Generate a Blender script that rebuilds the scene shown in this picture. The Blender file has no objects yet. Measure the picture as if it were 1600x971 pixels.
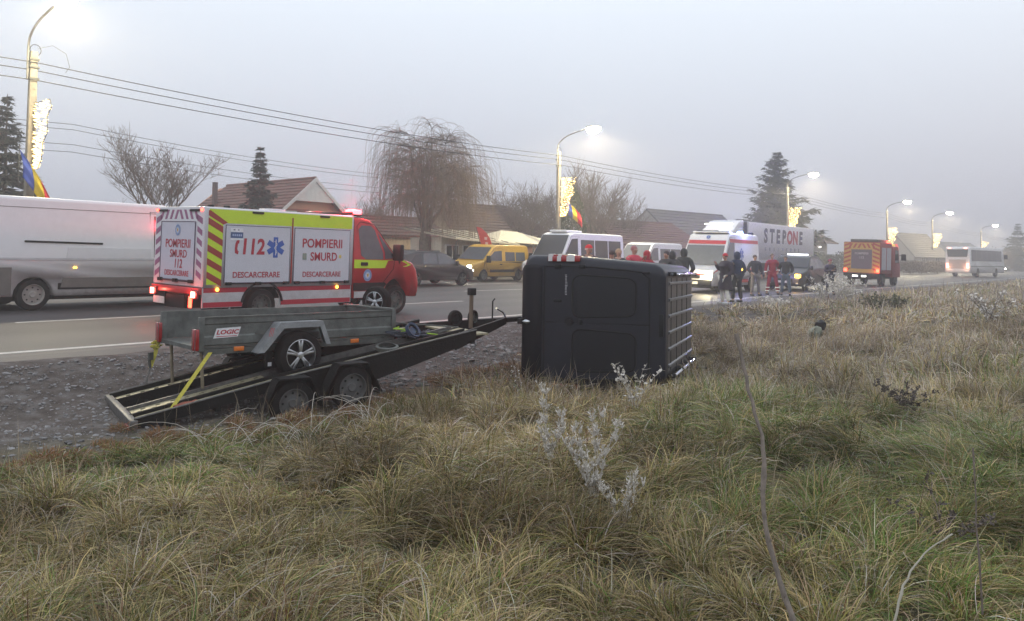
import bpy, bmesh, math, random
import numpy as np
from mathutils import Vector, Matrix, noise
R = math.radians
random.seed(7); rng = np.random.default_rng(7)
sc = bpy.context.scene
col = sc.collection
# ---------------------------------------------------------------- camera
EYE = Vector((0, 0, 1.42)); FPX = 1250.0
AZ, PT, RO = R(39), R(2.1), .012
fw = Vector((math.cos(AZ)*math.cos(PT), math.sin(AZ)*math.cos(PT), math.sin(PT)))
r0 = Vector((math.sin(AZ), -math.cos(AZ), 0)); u0 = r0.cross(fw)
cr = r0*math.cos(RO)+u0*math.sin(RO); cu = u0*math.cos(RO)-r0*math.sin(RO)
cd = bpy.data.cameras.new('camera'); cam = bpy.data.objects.new('camera', cd); col.objects.link(cam)
cam.matrix_world = Matrix(((cr.x, cu.x, -fw.x, EYE.x), (cr.y, cu.y, -fw.y, EYE.y), (cr.z, cu.z, -fw.z, EYE.z), (0, 0, 0, 1)))
cd.sensor_width = 36; cd.lens = 36*FPX/1600; cd.shift_y = -125.5/1600; cd.clip_end = 3000; cd.clip_start = .05
sc.camera = cam
sc.render.resolution_x = 1024; sc.render.resolution_y = 621
# ---------------------------------------------------------------- world: overcast dusk
w = bpy.data.worlds.new('World'); sc.world = w; w.use_nodes = True
nt = w.node_tree; nt.nodes.clear()
out = nt.nodes.new('ShaderNodeOutputWorld'); bg = nt.nodes.new('ShaderNodeBackground'); bg2 = nt.nodes.new('ShaderNodeBackground')
add = nt.nodes.new('ShaderNodeAddShader')
sky = nt.nodes.new('ShaderNodeTexSky'); sky.sky_type = 'NISHITA'; sky.sun_disc = False
sky.sun_elevation = R(4); sky.sun_rotation = R(120); sky.air_density = 2; sky.dust_density = 4
nt.links.new(sky.outputs[0], bg2.inputs[0]); bg2.inputs[1].default_value = .02
tc = nt.nodes.new('ShaderNodeTexCoord'); sx = nt.nodes.new('ShaderNodeSeparateXYZ'); rp = nt.nodes.new('ShaderNodeValToRGB')
nt.links.new(tc.outputs['Generated'], sx.inputs[0]); nt.links.new(sx.outputs[2], rp.inputs[0]); nt.links.new(rp.outputs[0], bg.inputs[0])
e = rp.color_ramp.elements
e[0].position = .0; e[0].color = (.40, .42, .49, 1)
e[1].position = .40; e[1].color = (.80, .88, .98, 1)
bg.inputs[1].default_value = 1.15
nt.links.new(bg.outputs[0], add.inputs[0]); nt.links.new(bg2.outputs[0], add.inputs[1]); nt.links.new(add.outputs[0], out.inputs[0])
sd = bpy.data.lights.new('sun', 'SUN'); sd.energy = .25; sd.angle = R(30); sd.color = (1, .95, .9)
so = bpy.data.objects.new('sun', sd); col.objects.link(so); so.rotation_euler = (R(50), 0, R(-60))
vs = sc.view_settings; vs.view_transform = 'Standard'; vs.look = 'None'; vs.exposure = .10; vs.gamma = 1
cy = sc.cycles
cy.use_denoising = True
try: cy.denoiser = 'OPENIMAGEDENOISE'
except Exception: pass
cy.max_bounces = 5; cy.diffuse_bounces = 2; cy.glossy_bounces = 2; cy.transmission_bounces = 2; cy.volume_bounces = 1; cy.transparent_max_bounces = 6
cy.use_adaptive_sampling = True; cy.adaptive_threshold = .02; cy.caustics_reflective = False; cy.caustics_refractive = False
cy.sample_clamp_indirect = 4
# ---------------------------------------------------------------- materials
MT = {}
def mat(name, rgb, rough=.6, metal=0., var=.12, scale=6., bump=0., emit=0., coat=0., dirt=None, rgb2=None, bscale=None, stretch=None, spec=None):
    if name in MT: return MT[name]
    m = bpy.data.materials.new(name); m.use_nodes = True; MT[name] = m
    n = m.node_tree.nodes; l = m.node_tree.links; b = n['Principled BSDF']
    b.inputs['Roughness'].default_value = rough; b.inputs['Metallic'].default_value = metal
    if spec is not None: b.inputs['Specular IOR Level'].default_value = spec
    if coat: b.inputs['Coat Weight'].default_value = coat; b.inputs['Coat Roughness'].default_value = .12
    tcn = n.new('ShaderNodeTexCoord'); src = tcn.outputs['Object']
    if stretch:
        mp = n.new('ShaderNodeMapping'); mp.inputs['Scale'].default_value = stretch; l.new(src, mp.inputs[0]); src = mp.outputs[0]
    nz = n.new('ShaderNodeTexNoise'); nz.inputs['Scale'].default_value = scale; nz.inputs['Detail'].default_value = 5; nz.inputs['Roughness'].default_value = .65
    l.new(src, nz.inputs['Vector'])
    r_ = n.new('ShaderNodeValToRGB'); l.new(nz.outputs[0], r_.inputs[0])
    a = [max(0, c*(1-var)) for c in rgb]; c2 = rgb2 or [min(1, c*(1+var)) for c in rgb]
    r_.color_ramp.elements[0].position = .3; r_.color_ramp.elements[1].position = .7
    r_.color_ramp.elements[0].color = (*a, 1); r_.color_ramp.elements[1].color = (*c2, 1)
    cs = r_.outputs[0]
    if dirt:   # road dirt splashed up the lower body, with its own noise edge; (rgb, z_low, z_high, amount)
        drgb, z0, z1, am = dirt
        sp = n.new('ShaderNodeSeparateXYZ'); l.new(tcn.outputs['Object'], sp.inputs[0])
        mr = n.new('ShaderNodeMapRange'); l.new(sp.outputs[2], mr.inputs[0]); mr.inputs[1].default_value = z1; mr.inputs[2].default_value = z0
        mu = n.new('ShaderNodeMath'); mu.operation = 'MULTIPLY'; l.new(mr.outputs[0], mu.inputs[0]); l.new(nz.outputs[0], mu.inputs[1])
        m2 = n.new('ShaderNodeMath'); m2.operation = 'MULTIPLY'; m2.use_clamp = True; l.new(mu.outputs[0], m2.inputs[0]); m2.inputs[1].default_value = 2*am
        mx = n.new('ShaderNodeMix'); mx.data_type = 'RGBA'; l.new(m2.outputs[0], mx.inputs[0]); l.new(cs, mx.inputs[6]); mx.inputs[7].default_value = (*drgb, 1)
        cs = mx.outputs[2]
    l.new(cs, b.inputs['Base Color'])
    if bump:
        n2 = n.new('ShaderNodeTexNoise'); n2.inputs['Scale'].default_value = bscale or scale*4; n2.inputs['Detail'].default_value = 4; l.new(src, n2.inputs['Vector'])
        bp = n.new('ShaderNodeBump'); bp.inputs['Strength'].default_value = bump; bp.inputs['Distance'].default_value = .03
        l.new(n2.outputs[0], bp.inputs['Height']); l.new(bp.outputs[0], b.inputs['Normal'])
    if emit:
        b.inputs['Emission Color'].default_value = (*rgb, 1); b.inputs['Emission Strength'].default_value = emit
    return m
DIRT = ((.16, .13, .10), .2, 1.3, .55)
m_white = mat('white_paint', (.70, .70, .72), .35, coat=.3, var=.04, dirt=DIRT)
m_whitebox = mat('white_panel', (.66, .65, .68), .4, coat=.2, var=.04, dirt=((.15, .11, .09), .2, 1.3, .55))
m_red = mat('red_paint', (.46, .014, .018), .35, coat=.3, var=.06)
m_crim = mat('crimson_print', (.38, .012, .03), .5, var=.05)
m_maroon = mat('maroon_print', (.30, .03, .02), .5, var=.05)
m_lime = mat('fluorescent_lime', (.52, .68, .02), .5, var=.04)
m_orange = mat('orange_print', (.42, .26, .06), .5, var=.08)
m_purple = mat('violet_print', (.28, .10, .20), .5, var=.1)
m_blue = mat('blue_print', (.03, .10, .38), .5, var=.06)
m_pale = mat('pale_blue_print', (.35, .42, .62), .5, var=.06)
m_gold = mat('gold_print', (.65, .50, .12), .5)
m_ink = mat('dark_print', (.06, .05, .09), .5, var=.05)
m_black = mat('black_plastic', (.010, .010, .011), .55, spec=.2, var=.2, scale=20)
m_rubber = mat('tyre_rubber', (.013, .012, .012), .9, spec=.15, var=.25, scale=18, bump=.3)
m_glass = mat('car_glass', (.02, .023, .027), .12, var=.1)
m_glass_l = mat('hazy_glass', (.09, .098, .11), .2, var=.15)
m_blackvan = mat('dark_blue_black_paint', (.011, .012, .019), .45, spec=.3, var=.2, dirt=None, scale=3, bump=.05, bscale=5)
m_gap = mat('panel_gap', (.004, .004, .004), .9)
m_silver = mat('silver_alloy', (.55, .56, .58), .3, 1., var=.08)
m_chrome = mat('scuffed_chrome', (.55, .56, .6), .22, 1., var=.12, scale=25)
m_galv = mat('galvanised_steel', (.115, .122, .115), .6, .4, var=.4, scale=5, bump=.15, bscale=30)
m_galvd = mat('weathered_zinc', (.085, .088, .08), .7, .25, var=.45, scale=4)
m_steel = mat('black_steel', (.008, .0075, .0075), .6, .0, spec=.2, var=.35, scale=12, bump=.2)
m_rail = mat('worn_rail_edge', (.13, .125, .12), .45, .5, var=.4, scale=14)
m_tread = mat('zinc_treadplate', (.36, .32, .21), .5, .35, var=.35, scale=12)
m_strap = mat('yellow_webbing', (.42, .37, .05), .8, var=.2, scale=40)
m_amber = mat('amber_lamp', (1., .50, .06), .3, emit=7)
m_amberoff = mat('amber_reflector', (.65, .16, .02), .3)
m_redlamp = mat('red_lens', (.30, .01, .012), .25, coat=.5)
m_redon = mat('red_lamp_lit', (1., .06, .03), .3, emit=9)
m_pinkon = mat('brake_lamp_lit', (1., .30, .22), .3, emit=7)
m_beacon = mat('red_beacon_lit', (1., .06, .07), .3, emit=11)
m_bluebeacon = mat('blue_beacon_lit', (.25, .55, 1.), .3, emit=28)
m_head = mat('headlamp_lit', (1., .93, .72), .3, emit=60)
m_headw = mat('headlamp_soft', (1., .95, .85), .3, emit=5)
m_clear = mat('clear_lens', (.55, .56, .58), .12, .3, coat=.6)
m_sodium = mat('street_lamp_lit', (1., .93, .70), .3, emit=130)
m_bulb = mat('warm_fairy_bulb', (1., .74, .34), .3, emit=3.2)
m_conc = mat('weathered_concrete', (.20, .18, .145), .85, var=.3, scale=4, bump=.4)
m_yellow = mat('yellow_van_paint', (.62, .36, .03), .4, coat=.4, var=.07, dirt=DIRT)
m_darkcar = mat('black_car_paint', (.016, .017, .02), .4, coat=.15, var=.15, dirt=((.06, .05, .045), .2, .9, .3))
m_wood = mat('weathered_wood', (.14, .10, .07), .85, var=.3, stretch=(6, 6, .6))
m_galvpost = mat('rusty_prop_leg', (.23, .19, .13), .7, .3, var=.35)
def emis(o): return o
# ---------------------------------------------------------------- mesh helpers
class MB:
    def __init__(s): s.v = []; s.f = []
    def add(s, vs_, fs):
        k = len(s.v); s.v += [tuple(q) for q in vs_]; s.f += [[i+k for i in f] for f in fs]; return s
    def box(s, x0, x1, y0, y1, z0, z1, M=None):
        vv = [Vector((x, y, z)) for z in (z0, z1) for y in (y0, y1) for x in (x0, x1)]
        if M is not None: vv = [M @ q for q in vv]
        return s.add(vv, [(0, 2, 3, 1), (4, 5, 7, 6), (0, 1, 5, 4), (2, 6, 7, 3), (0, 4, 6, 2), (1, 3, 7, 5)])
    def prism(s, poly, a, b, ax='y', fn=None):
        """poly in the plane normal to ax (y: (x,z); x: (y,z); z: (x,y)), extruded from a to b"""
        n = len(poly); vv = []
        for t in (a, b):
            for p in poly:
                q = {'y': (p[0], t, p[1]), 'x': (t, p[0], p[1]), 'z': (p[0], p[1], t)}[ax]
                vv.append(fn(q) if fn else q)
        return s.add(vv, [list(range(n))[::-1], list(range(n, 2*n))]+[(i, (i+1) % n, (i+1) % n+n, i+n) for i in range(n)])
    def tube(s, pts, rad, n=6, cap=True):
        pts = [Vector(p) for p in pts]; k0 = len(s.v); m = len(pts)
        rs = rad if isinstance(rad, (list, tuple)) else [rad]*m
        up = None
        for i, p in enumerate(pts):
            d = (pts[min(i+1, m-1)]-pts[max(i-1, 0)])
            d = d.normalized() if d.length > 1e-9 else Vector((0, 0, 1))
            if up is None: up = d.orthogonal().normalized()
            up = (up-d*up.dot(d)); up = up.normalized() if up.length > 1e-6 else d.orthogonal().normalized()
            sd_ = d.cross(up)
            for j in range(n):
                a = 2*math.pi*j/n; s.v.append(tuple(p+(up*math.cos(a)+sd_*math.sin(a))*rs[i]))
        for i in range(m-1):
            for j in range(n):
                a = k0+i*n+j; b = k0+i*n+(j+1) % n; s.f.append([a, b, b+n, a+n])
        if cap and n > 2:
            s.f.append([k0+j for j in range(n)][::-1]); s.f.append([k0+(m-1)*n+j for j in range(n)])
        return s
    def lathe(s, prof, n=24, ax='y', c=(0, 0, 0), a0=0, a1=2*math.pi):
        """prof: list of (along, radius)"""
        k0 = len(s.v); full = abs(a1-a0-2*math.pi) < 1e-6; m = n if full else n+1
        for (t, r) in prof:
            for j in range(m):
                a = a0+(a1-a0)*j/n; x, y = r*math.cos(a), r*math.sin(a)
                q = {'y': (x, t, y), 'x': (t, x, y), 'z': (x, y, t)}[ax]
                s.v.append((q[0]+c[0], q[1]+c[1], q[2]+c[2]))
        for i in range(len(prof)-1):
            for j in range(n):
                a = k0+i*m+j; b = k0+i*m+(j+1) % m; s.f.append([a, b, b+m, a+m])
        return s
    def disc(s, c, r, n=20, ax='y', t=.004):
        return s.prism([(c[0]+r*math.cos(2*math.pi*i/n), c[1]+r*math.sin(2*math.pi*i/n)) for i in range(n)], c[2], c[2]+t, ax)
def obj(name, mb, m, parent=None, smooth=False, bevel=0, seg=2, ang=35, kind=None, sub=0, wb=False):
    if isinstance(mb, MB):
        me = bpy.data.meshes.new(name); me.from_pydata(mb.v, [], mb.f); me.update()
        bm = bmesh.new(); bm.from_mesh(me); bmesh.ops.recalc_face_normals(bm, faces=bm.faces); bm.to_mesh(me); bm.free()
    else: me = mb
    if m and not me.materials: me.materials.append(m)
    o = bpy.data.objects.new(name, me); col.objects.link(o)
    if parent is not None: o.parent = parent
    if bevel:
        b = o.modifiers.new('bevel', 'BEVEL'); b.width = bevel; b.segments = seg; b.limit_method = 'ANGLE'; b.angle_limit = R(ang); b.harden_normals = False
        if wb: b.limit_method = 'WEIGHT'; b.use_clamp_overlap = False; b.harden_normals = True
        smooth = True
    if sub:
        q = o.modifiers.new('sub', 'SUBSURF'); q.levels = sub; q.render_levels = sub; smooth = True
    if smooth:
        me.polygons.foreach_set('use_smooth', [True]*len(me.polygons))
        if hasattr(me, 'set_sharp_from_angle') and not sub and not bevel: me.set_sharp_from_angle(angle=R(38))
    if kind: o['kind'] = kind
    return o
def thing(name, label, cat, loc=(0, 0, 0), rz=0, group=None, rx=0):
    o = bpy.data.objects.new(name, None); col.objects.link(o); o.empty_display_size = .2
    o.location = loc; o.rotation_euler = (rx, 0, rz); o['label'] = label; o['category'] = cat
    if group: o['group'] = group
    return o
def tag(o, label, cat, group=None):
    o['label'] = label; o['category'] = cat
    if group: o['group'] = group
    return o
def copy_tree(o, parent=None):
    c = o.copy(); col.objects.link(c)
    if parent: c.parent = parent
    for ch in o.children: copy_tree(ch, c)
    return c
def text(s, size, m, parent, loc, rot, bold=.0, sx_=1., name='lettering', shear=0., al='CENTER'):
    cu_ = bpy.data.curves.new('t', 'FONT'); cu_.body = s; cu_.size = size; cu_.extrude = .0015; cu_.offset = bold*size; cu_.align_x = al; cu_.align_y = 'CENTER'; cu_.shear = shear
    cu_.resolution_u = 3
    t = bpy.data.objects.new('t', cu_); col.objects.link(t); bpy.context.view_layer.update()
    me = bpy.data.meshes.new_from_object(t.evaluated_get(bpy.context.evaluated_depsgraph_get()))
    bpy.data.objects.remove(t); me.name = name; me.materials.clear()
    o = obj(name, me, m, parent); o.location = loc; o.rotation_euler = rot; o.scale = (sx_, 1, 1)
    return o
ROT_NEAR = (R(90), 0, 0)          # print on the side facing local -y
ROT_BACK = (R(90), 0, R(-90))     # print on the face facing local -x
ROT_LEFT = (R(90), 0, R(180))     # print on the side facing local +y
def nz2(x, y, s=1., seed=0.):
    return noise.noise(Vector((x*s+seed*17.3, y*s-seed*9.1, seed*3.7)))
def at(px, dep, z=0.):
    """map position of picture column px at a given viewing distance (reads the survey of the place)"""
    q = (px-800)/FPX
    return Vector((dep*(math.cos(AZ)+q*math.sin(AZ)), dep*(math.sin(AZ)-q*math.cos(AZ)), z))
def sst(a, b, x):
    t = min(1, max(0, (x-a)/(b-a))); return t*t*(3-2*t)
CF = .025
def roadz(y): return CF*(y-12.3)
# ---------------------------------------------------------------- terrain
def ditch(x): return -.50+.36*sst(14, 25, x)
def gz(x, y):
    if y > 28: return min(.395, roadz(28))-.0
    if y > 12.2: return roadz(y)-.05
    low = ditch(x)
    fl = low+(.20 if x < 20 else .05)*(1-sst(3.0, 6.5, y))
    z = fl+(-.04-fl)*sst(8.0+1.9*(1-sst(8.0, 12.0, x)), 11.9, y)
    k = 1-sst(7.5, 9.5, y)
    z += k*(.11*nz2(x, y, .8)+.10*nz2(x, y, 2.2, 3)) + .025*nz2(x, y, 1.5, 5)
    return z
def gravel_edge(x):
    return 8.35+.5*nz2(x, 0, .6, 8)+.95*sst(6.5, 10, x)+1.55*sst(15, 22, x)
xs = np.concatenate([np.linspace(-900, -60, 12), np.linspace(-50, -2, 25), np.arange(-1, 30, .33), np.linspace(30.5, 120, 110), np.linspace(130, 1000, 24)])
ys = np.concatenate([np.linspace(-900, -60, 12), np.linspace(-50, -4, 20), np.arange(-3.5, 14, .33), [14.5, 20, 27.6, 28.05, 30, 40, 60, 90, 140, 220, 400, 900]])
mb = MB(); nx, ny = len(xs), len(ys)
mb.v = [(float(x), float(y), gz(x, y)) for x in xs for y in ys]
mb.f = [(i*ny+j, (i+1)*ny+j, (i+1)*ny+j+1, i*ny+j+1) for i in range(nx-1) for j in range(ny-1)]
gm = bpy.data.materials.new('ground_soil_gravel'); gm.use_nodes = True
n = gm.node_tree.nodes; l = gm.node_tree.links; b = n['Principled BSDF']; b.inputs['Roughness'].default_value = .95
tcn = n.new('ShaderNodeTexCoord')
def noise_node(sc_, det=6, ro=.6):
    q = n.new('ShaderNodeTexNoise'); q.inputs['Scale'].default_value = sc_; q.inputs['Detail'].default_value = det; q.inputs['Roughness'].default_value = ro; l.new(tcn.outputs['Object'], q.inputs['Vector']); return q
def ramp(src, stops):
    q = n.new('ShaderNodeValToRGB'); l.new(src, q.inputs[0]); el = q.color_ramp.elements
    while len(el) < len(stops): el.new(.5)
    for k_, (p_, c_) in enumerate(stops): el[k_].position = p_; el[k_].color = (*c_, 1)
    return q
na, nb, nc = noise_node(.55), noise_node(5), noise_node(28, 3, .8)
gcol = ramp(nb.outputs[0], [(.3, (.045, .034, .028)), (.5, (.085, .070, .062)), (.72, (.16, .15, .145))])
scol = ramp(nb.outputs[0], [(.3, (.055, .050, .025)), (.55, (.11, .09, .045)), (.8, (.19, .15, .08))])
sep = n.new('ShaderNodeSeparateXYZ'); l.new(tcn.outputs['Object'], sep.inputs[0])
ad = n.new('ShaderNodeMath'); ad.operation = 'MULTIPLY_ADD'; l.new(na.outputs[0], ad.inputs[0]); ad.inputs[1].default_value = 2.2; l.new(sep.outputs[1], ad.inputs[2])
mr = n.new('ShaderNodeMapRange'); l.new(ad.outputs[0], mr.inputs[0]); mr.inputs[1].default_value = 9.2; mr.inputs[2].default_value = 10.0
mx = n.new('ShaderNodeMix'); mx.data_type = 'RGBA'; l.new(mr.outputs[0], mx.inputs[0]); l.new(scol.outputs[0], mx.inputs[6]); l.new(gcol.outputs[0], mx.inputs[7])
l.new(mx.outputs[2], b.inputs['Base Color'])
bp = n.new('ShaderNodeBump'); bp.inputs['Strength'].default_value = .9; bp.inputs['Distance'].default_value = .04; l.new(nc.outputs[0], bp.inputs['Height']); l.new(bp.outputs[0], b.inputs['Normal'])
obj('ground', mb, gm, smooth=True, kind='structure')
# road
asph = bpy.data.materials.new('damp_asphalt'); asph.use_nodes = True
n = asph.node_tree.nodes; l = asph.node_tree.links; b = n['Principled BSDF']; b.inputs['Roughness'].default_value = .62; tcn = n.new('ShaderNodeTexCoord')
na, nc = noise_node(.6, 8, .72), noise_node(60, 3, .8)
ac = ramp(na.outputs[0], [(.28, (.028, .024, .025)), (.72, (.082, .073, .073))])
sep = n.new('ShaderNodeSeparateXYZ'); l.new(tcn.outputs['Object'], sep.inputs[0])
wv = n.new('ShaderNodeMath'); wv.operation = 'SINE'; ml = n.new('ShaderNodeMath'); ml.operation = 'MULTIPLY'; l.new(sep.outputs[1], ml.inputs[0]); ml.inputs[1].default_value = 3.2; l.new(ml.outputs[0], wv.inputs[0])
mr = n.new('ShaderNodeMapRange'); l.new(wv.outputs[0], mr.inputs[0]); mr.inputs[1].default_value = -1; mr.inputs[3].default_value = .82; mr.inputs[4].default_value = 1.12
m3 = n.new('ShaderNodeMix'); m3.data_type = 'RGBA'; m3.blend_type = 'MULTIPLY'; m3.inputs[0].default_value = 1; l.new(ac.outputs[0], m3.inputs[6]); l.new(mr.outputs[0], m3.inputs[7]); l.new(m3.outputs[2], b.inputs['Base Color'])
rr = n.new('ShaderNodeMapRange'); l.new(na.outputs[0], rr.inputs[0]); rr.inputs[3].default_value = .42; rr.inputs[4].default_value = .75; l.new(rr.outputs[0], b.inputs['Roughness'])
bp = n.new('ShaderNodeBump'); bp.inputs['Strength'].default_value = .35; bp.inputs['Distance'].default_value = .01; l.new(nc.outputs[0], bp.inputs['Height']); l.new(bp.outputs[0], b.inputs['Normal'])
mb = MB(); X = [-300, -100, -30]+[x*1. for x in range(-8, 40)]+[50, 70, 100, 150, 300, 900]
def redge(x): return 12.0+.12*nz2(x, 0, 1.1, 2)+.08*nz2(x, 0, 3.1, 4)
Y = [0, .3, 5, 10, 15.8]
for x in X:
    for y in Y:
        yy = redge(x)+y; mb.v.append((x, yy, roadz(yy)+(-.045 if y == 0 else 0)))
mb.f = [(i*5+j, (i+1)*5+j, (i+1)*5+j+1, i*5+j+1) for i in range(len(X)-1) for j in range(4)]
obj('road', mb, asph, kind='structure')
m_mark = mat('worn_road_paint', (.50, .48, .44), .7, var=.3, scale=4, rgb2=(.62, .60, .57))
mb = MB()
def strip(x0, x1, y, wd, z=.004):
    k = max(1, int((x1-x0)/6)) if x1 < 60 else 8
    for i in range(k):
        a = x0+(x1-x0)*i/k; c = x0+(x1-x0)*(i+1)/k
        mb.add([(a, y, roadz(y)+z), (c, y, roadz(y)+z), (c, y+wd, roadz(y+wd)+z), (a, y+wd, roadz(y+wd)+z)], [(0, 1, 2, 3)])
strip(-60, 400, 12.62, .16)
strip(-60, 400, 27.2, .15)
x = -60+5.8
for a_, b_ in [(5.9, 9.9), (15.9, 18.4), (-6, -1), (23, 26), (31, 34), (39, 42), (47, 50), (55, 58), (63, 66), (74, 77), (86, 90)]: strip(a_, b_, 16.75, .13)
for a_, b_ in [(-3, 3), (9, 15), (22.4, 26.2), (33, 37), (44, 48), (56, 60), (70, 76)]: strip(a_, b_, 20.35, .13)
for a_, b_ in [(2, 6), (14, 18), (26, 30), (38, 42), (50, 54), (64, 68)]: strip(a_, b_, 23.9, .13)
obj('lane_markings', mb, m_mark, kind='structure')
# far pavement with its kerb, seen only between the vehicles
mb = MB(); mb.prism([(27.85, .25), (27.85, .50), (28.0, .52), (31.5, .52), (31.5, .3)], -200, 500, 'x'); obj('pavement', mb, mat('pavement_concrete', (.22, .21, .19), .9, var=.2), kind='structure')
# ---------------------------------------------------------------- gravel stones (stuff)
m_stone = mat('grey_ballast_stone', (.10, .09, .085), .95, var=.5, rgb2=(.36, .35, .35), scale=3)
ico = bmesh.new(); bmesh.ops.create_icosphere(ico, subdivisions=1, radius=1); iv = np.array([v.co[:] for v in ico.verts]); jf = np.array([[v.index for v in f.verts] for f in ico.faces]); ico.free()
def stones(name, N, xr, yf, smin, smax, m):
    P = []; F_ = []; k = 0
    for _ in range(N):
        x = random.uniform(*xr); y = yf(x)
        s = smin+(smax-smin)*random.random()**3.2
        q = iv*(1+.35*(rng.random((len(iv), 1))-.5)*2)*np.array([s*random.uniform(.7, 1.4), s*random.uniform(.7, 1.4), s*random.uniform(.4, .8)])
        a = random.random()*6.3; c, d = math.cos(a), math.sin(a)
        q = np.stack([q[:, 0]*c-q[:, 1]*d+x, q[:, 0]*d+q[:, 1]*c+y, q[:, 2]+gz(x, y)+s*.15], 1)
        P.append(q); F_.append(jf+k); k += len(iv)
    me = bpy.data.meshes.new(name); me.from_pydata(np.concatenate(P).tolist(), [], np.concatenate(F_).tolist())
    return obj(name, me, m, kind='stuff')
g = stones('gravel', 15000, (0, 17), lambda x: gravel_edge(x)-.3+random.random()**.8*(12.0-gravel_edge(x)), .005, .030, m_stone); g['label'] = 'grey gravel and small stones along the road shoulder'
g = stones('rubble', 420, (7, 12), lambda x: random.uniform(8.6, 11), .03, .085, m_stone); g['label'] = 'loose rubble stones on the ditch bank behind the drawbar'
# ---------------------------------------------------------------- grass (stuff), blade by blade
def vnoise(x, y, s, seed=0):
    """cheap smooth value noise on arrays"""
    x = x*s+seed*13.7; y = y*s+seed*7.3; xi = np.floor(x).astype(np.int64); yi = np.floor(y).astype(np.int64); fx = x-xi; fy = y-yi
    def h(a, b):
        v = (a*374761393+b*668265263+seed*1442695) & 0x7fffffff; v = ((v ^ (v >> 13))*1274126177) & 0x7fffffff; return ((v ^ (v >> 16)) & 0xffff)/65535.
    fx = fx*fx*(3-2*fx); fy = fy*fy*(3-2*fy)
    return (h(xi, yi)*(1-fx)+h(xi+1, yi)*fx)*(1-fy)+(h(xi, yi+1)*(1-fx)+h(xi+1, yi+1)*fx)*fy
GX = np.arange(-4, 40, .2); GY = np.arange(-6, 14.1, .2); GH = np.array([[gz(a, c) for c in GY] for a in GX])
def gzn(x, y):
    i = np.clip((x+4)/.2, 0, len(GX)-1.001); j = np.clip((y+6)/.2, 0, len(GY)-1.001); a = i.astype(int); c = j.astype(int); u = i-a; v = j-c
    z = (GH[a, c]*(1-u)+GH[a+1, c]*u)*(1-v)+(GH[a, c+1]*(1-u)+GH[a+1, c+1]*u)*v
    return np.where(x > 35, -.14+.10*np.clip((y-8)/3.8, 0, 1), z)
gmat = bpy.data.materials.new('meadow_grass_blades'); gmat.use_nodes = True
n = gmat.node_tree.nodes; l = gmat.node_tree.links; b = n['Principled BSDF']; b.inputs['Roughness'].default_value = .7; b.inputs['Specular IOR Level'].default_value = .08
at_ = n.new('ShaderNodeAttribute'); at_.attribute_name = 'blade_colour'; l.new(at_.outputs['Color'], b.inputs['Base Color'])
tr = n.new('ShaderNodeBsdfTranslucent'); l.new(at_.outputs['Color'], tr.inputs[0]); ms = n.new('ShaderNodeMixShader'); ms.inputs[0].default_value = .2
l.new(b.outputs[0], ms.inputs[1]); l.new(tr.outputs[0], ms.inputs[2]); l.new(ms.outputs[0], n['Material Output'].inputs[0])
def blades(name, x, y, z, az, L, e0, e1, wd, rgb, seg, twist=None, label=None, mt=None, frost=None):
    N = len(x); k = np.arange(seg+1)/seg
    el = e0[:, None]+(e1-e0)[:, None]*(k[None, :-1]**1.15)
    aza = az[:, None]+(twist if twist is not None else np.zeros(N))[:, None]*k[None, :-1]
    st = (L/seg)[:, None]
    P = np.zeros((N, seg+1, 3)); P[:, 0] = np.stack([x, y, z], 1)
    P[:, 1:, 0] = x[:, None]+np.cumsum(st*np.cos(el)*np.cos(aza), 1); P[:, 1:, 1] = y[:, None]+np.cumsum(st*np.cos(el)*np.sin(aza), 1); P[:, 1:, 2] = z[:, None]+np.cumsum(st*np.sin(el), 1)
    roll = rng.uniform(-.9, .9, N)
    lat = np.stack([-np.sin(az)*np.cos(roll), np.cos(az)*np.cos(roll), np.sin(roll)], 1)[:, None, :]
    wk = (wd[:, None]*(np.interp(k, [0, .4, .8, 1], [.8, 1, .6, .08]))[None, :])[:, :, None]*.5
    V = np.stack([P-lat*wk, P+lat*wk], 2).reshape(-1, 3)
    base = (np.arange(N)*(seg+1)*2)[:, None, None]; s_ = (np.arange(seg)*2)[None, :, None]
    F_ = (base+s_+np.array([0, 1, 3, 2])[None, None, :]).reshape(-1, 4)
    me = bpy.data.meshes.new(name); me.vertices.add(len(V)); me.vertices.foreach_set('co', V.astype(np.float32).ravel())
    me.loops.add(F_.size); me.loops.foreach_set('vertex_index', F_.astype(np.int32).ravel()); me.polygons.add(len(F_))
    me.polygons.foreach_set('loop_start', (np.arange(len(F_))*4).astype(np.int32)); me.update()
    ca = me.color_attributes.new('blade_colour', 'FLOAT_COLOR', 'POINT')
    kk = np.repeat(np.clip((k-.35)/.65, 0, 1)**1.3, 2)[None, :, None]*frost[:, None, None] if frost is not None else 0.
    c = np.repeat(rgb[:, None, :], (seg+1)*2, 1); c = (c*(1-kk)+np.array([.62, .56, .49])*kk).reshape(-1, 3); c = np.concatenate([c, np.ones((len(c), 1))], 1)
    ca.data.foreach_set('color', c.astype(np.float32).ravel()); me.materials.append(mt or gmat)
    o = bpy.data.objects.new(name, me); col.objects.link(o); o['kind'] = 'stuff'
    if label: o['label'] = label
    return o
PAL = np.array([[.53, .415, .20], [.26, .225, .070], [.135, .22, .045], [.17, .09, .045], [.55, .48, .40], [.38, .28, .18], [.12, .12, .035]])
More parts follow.
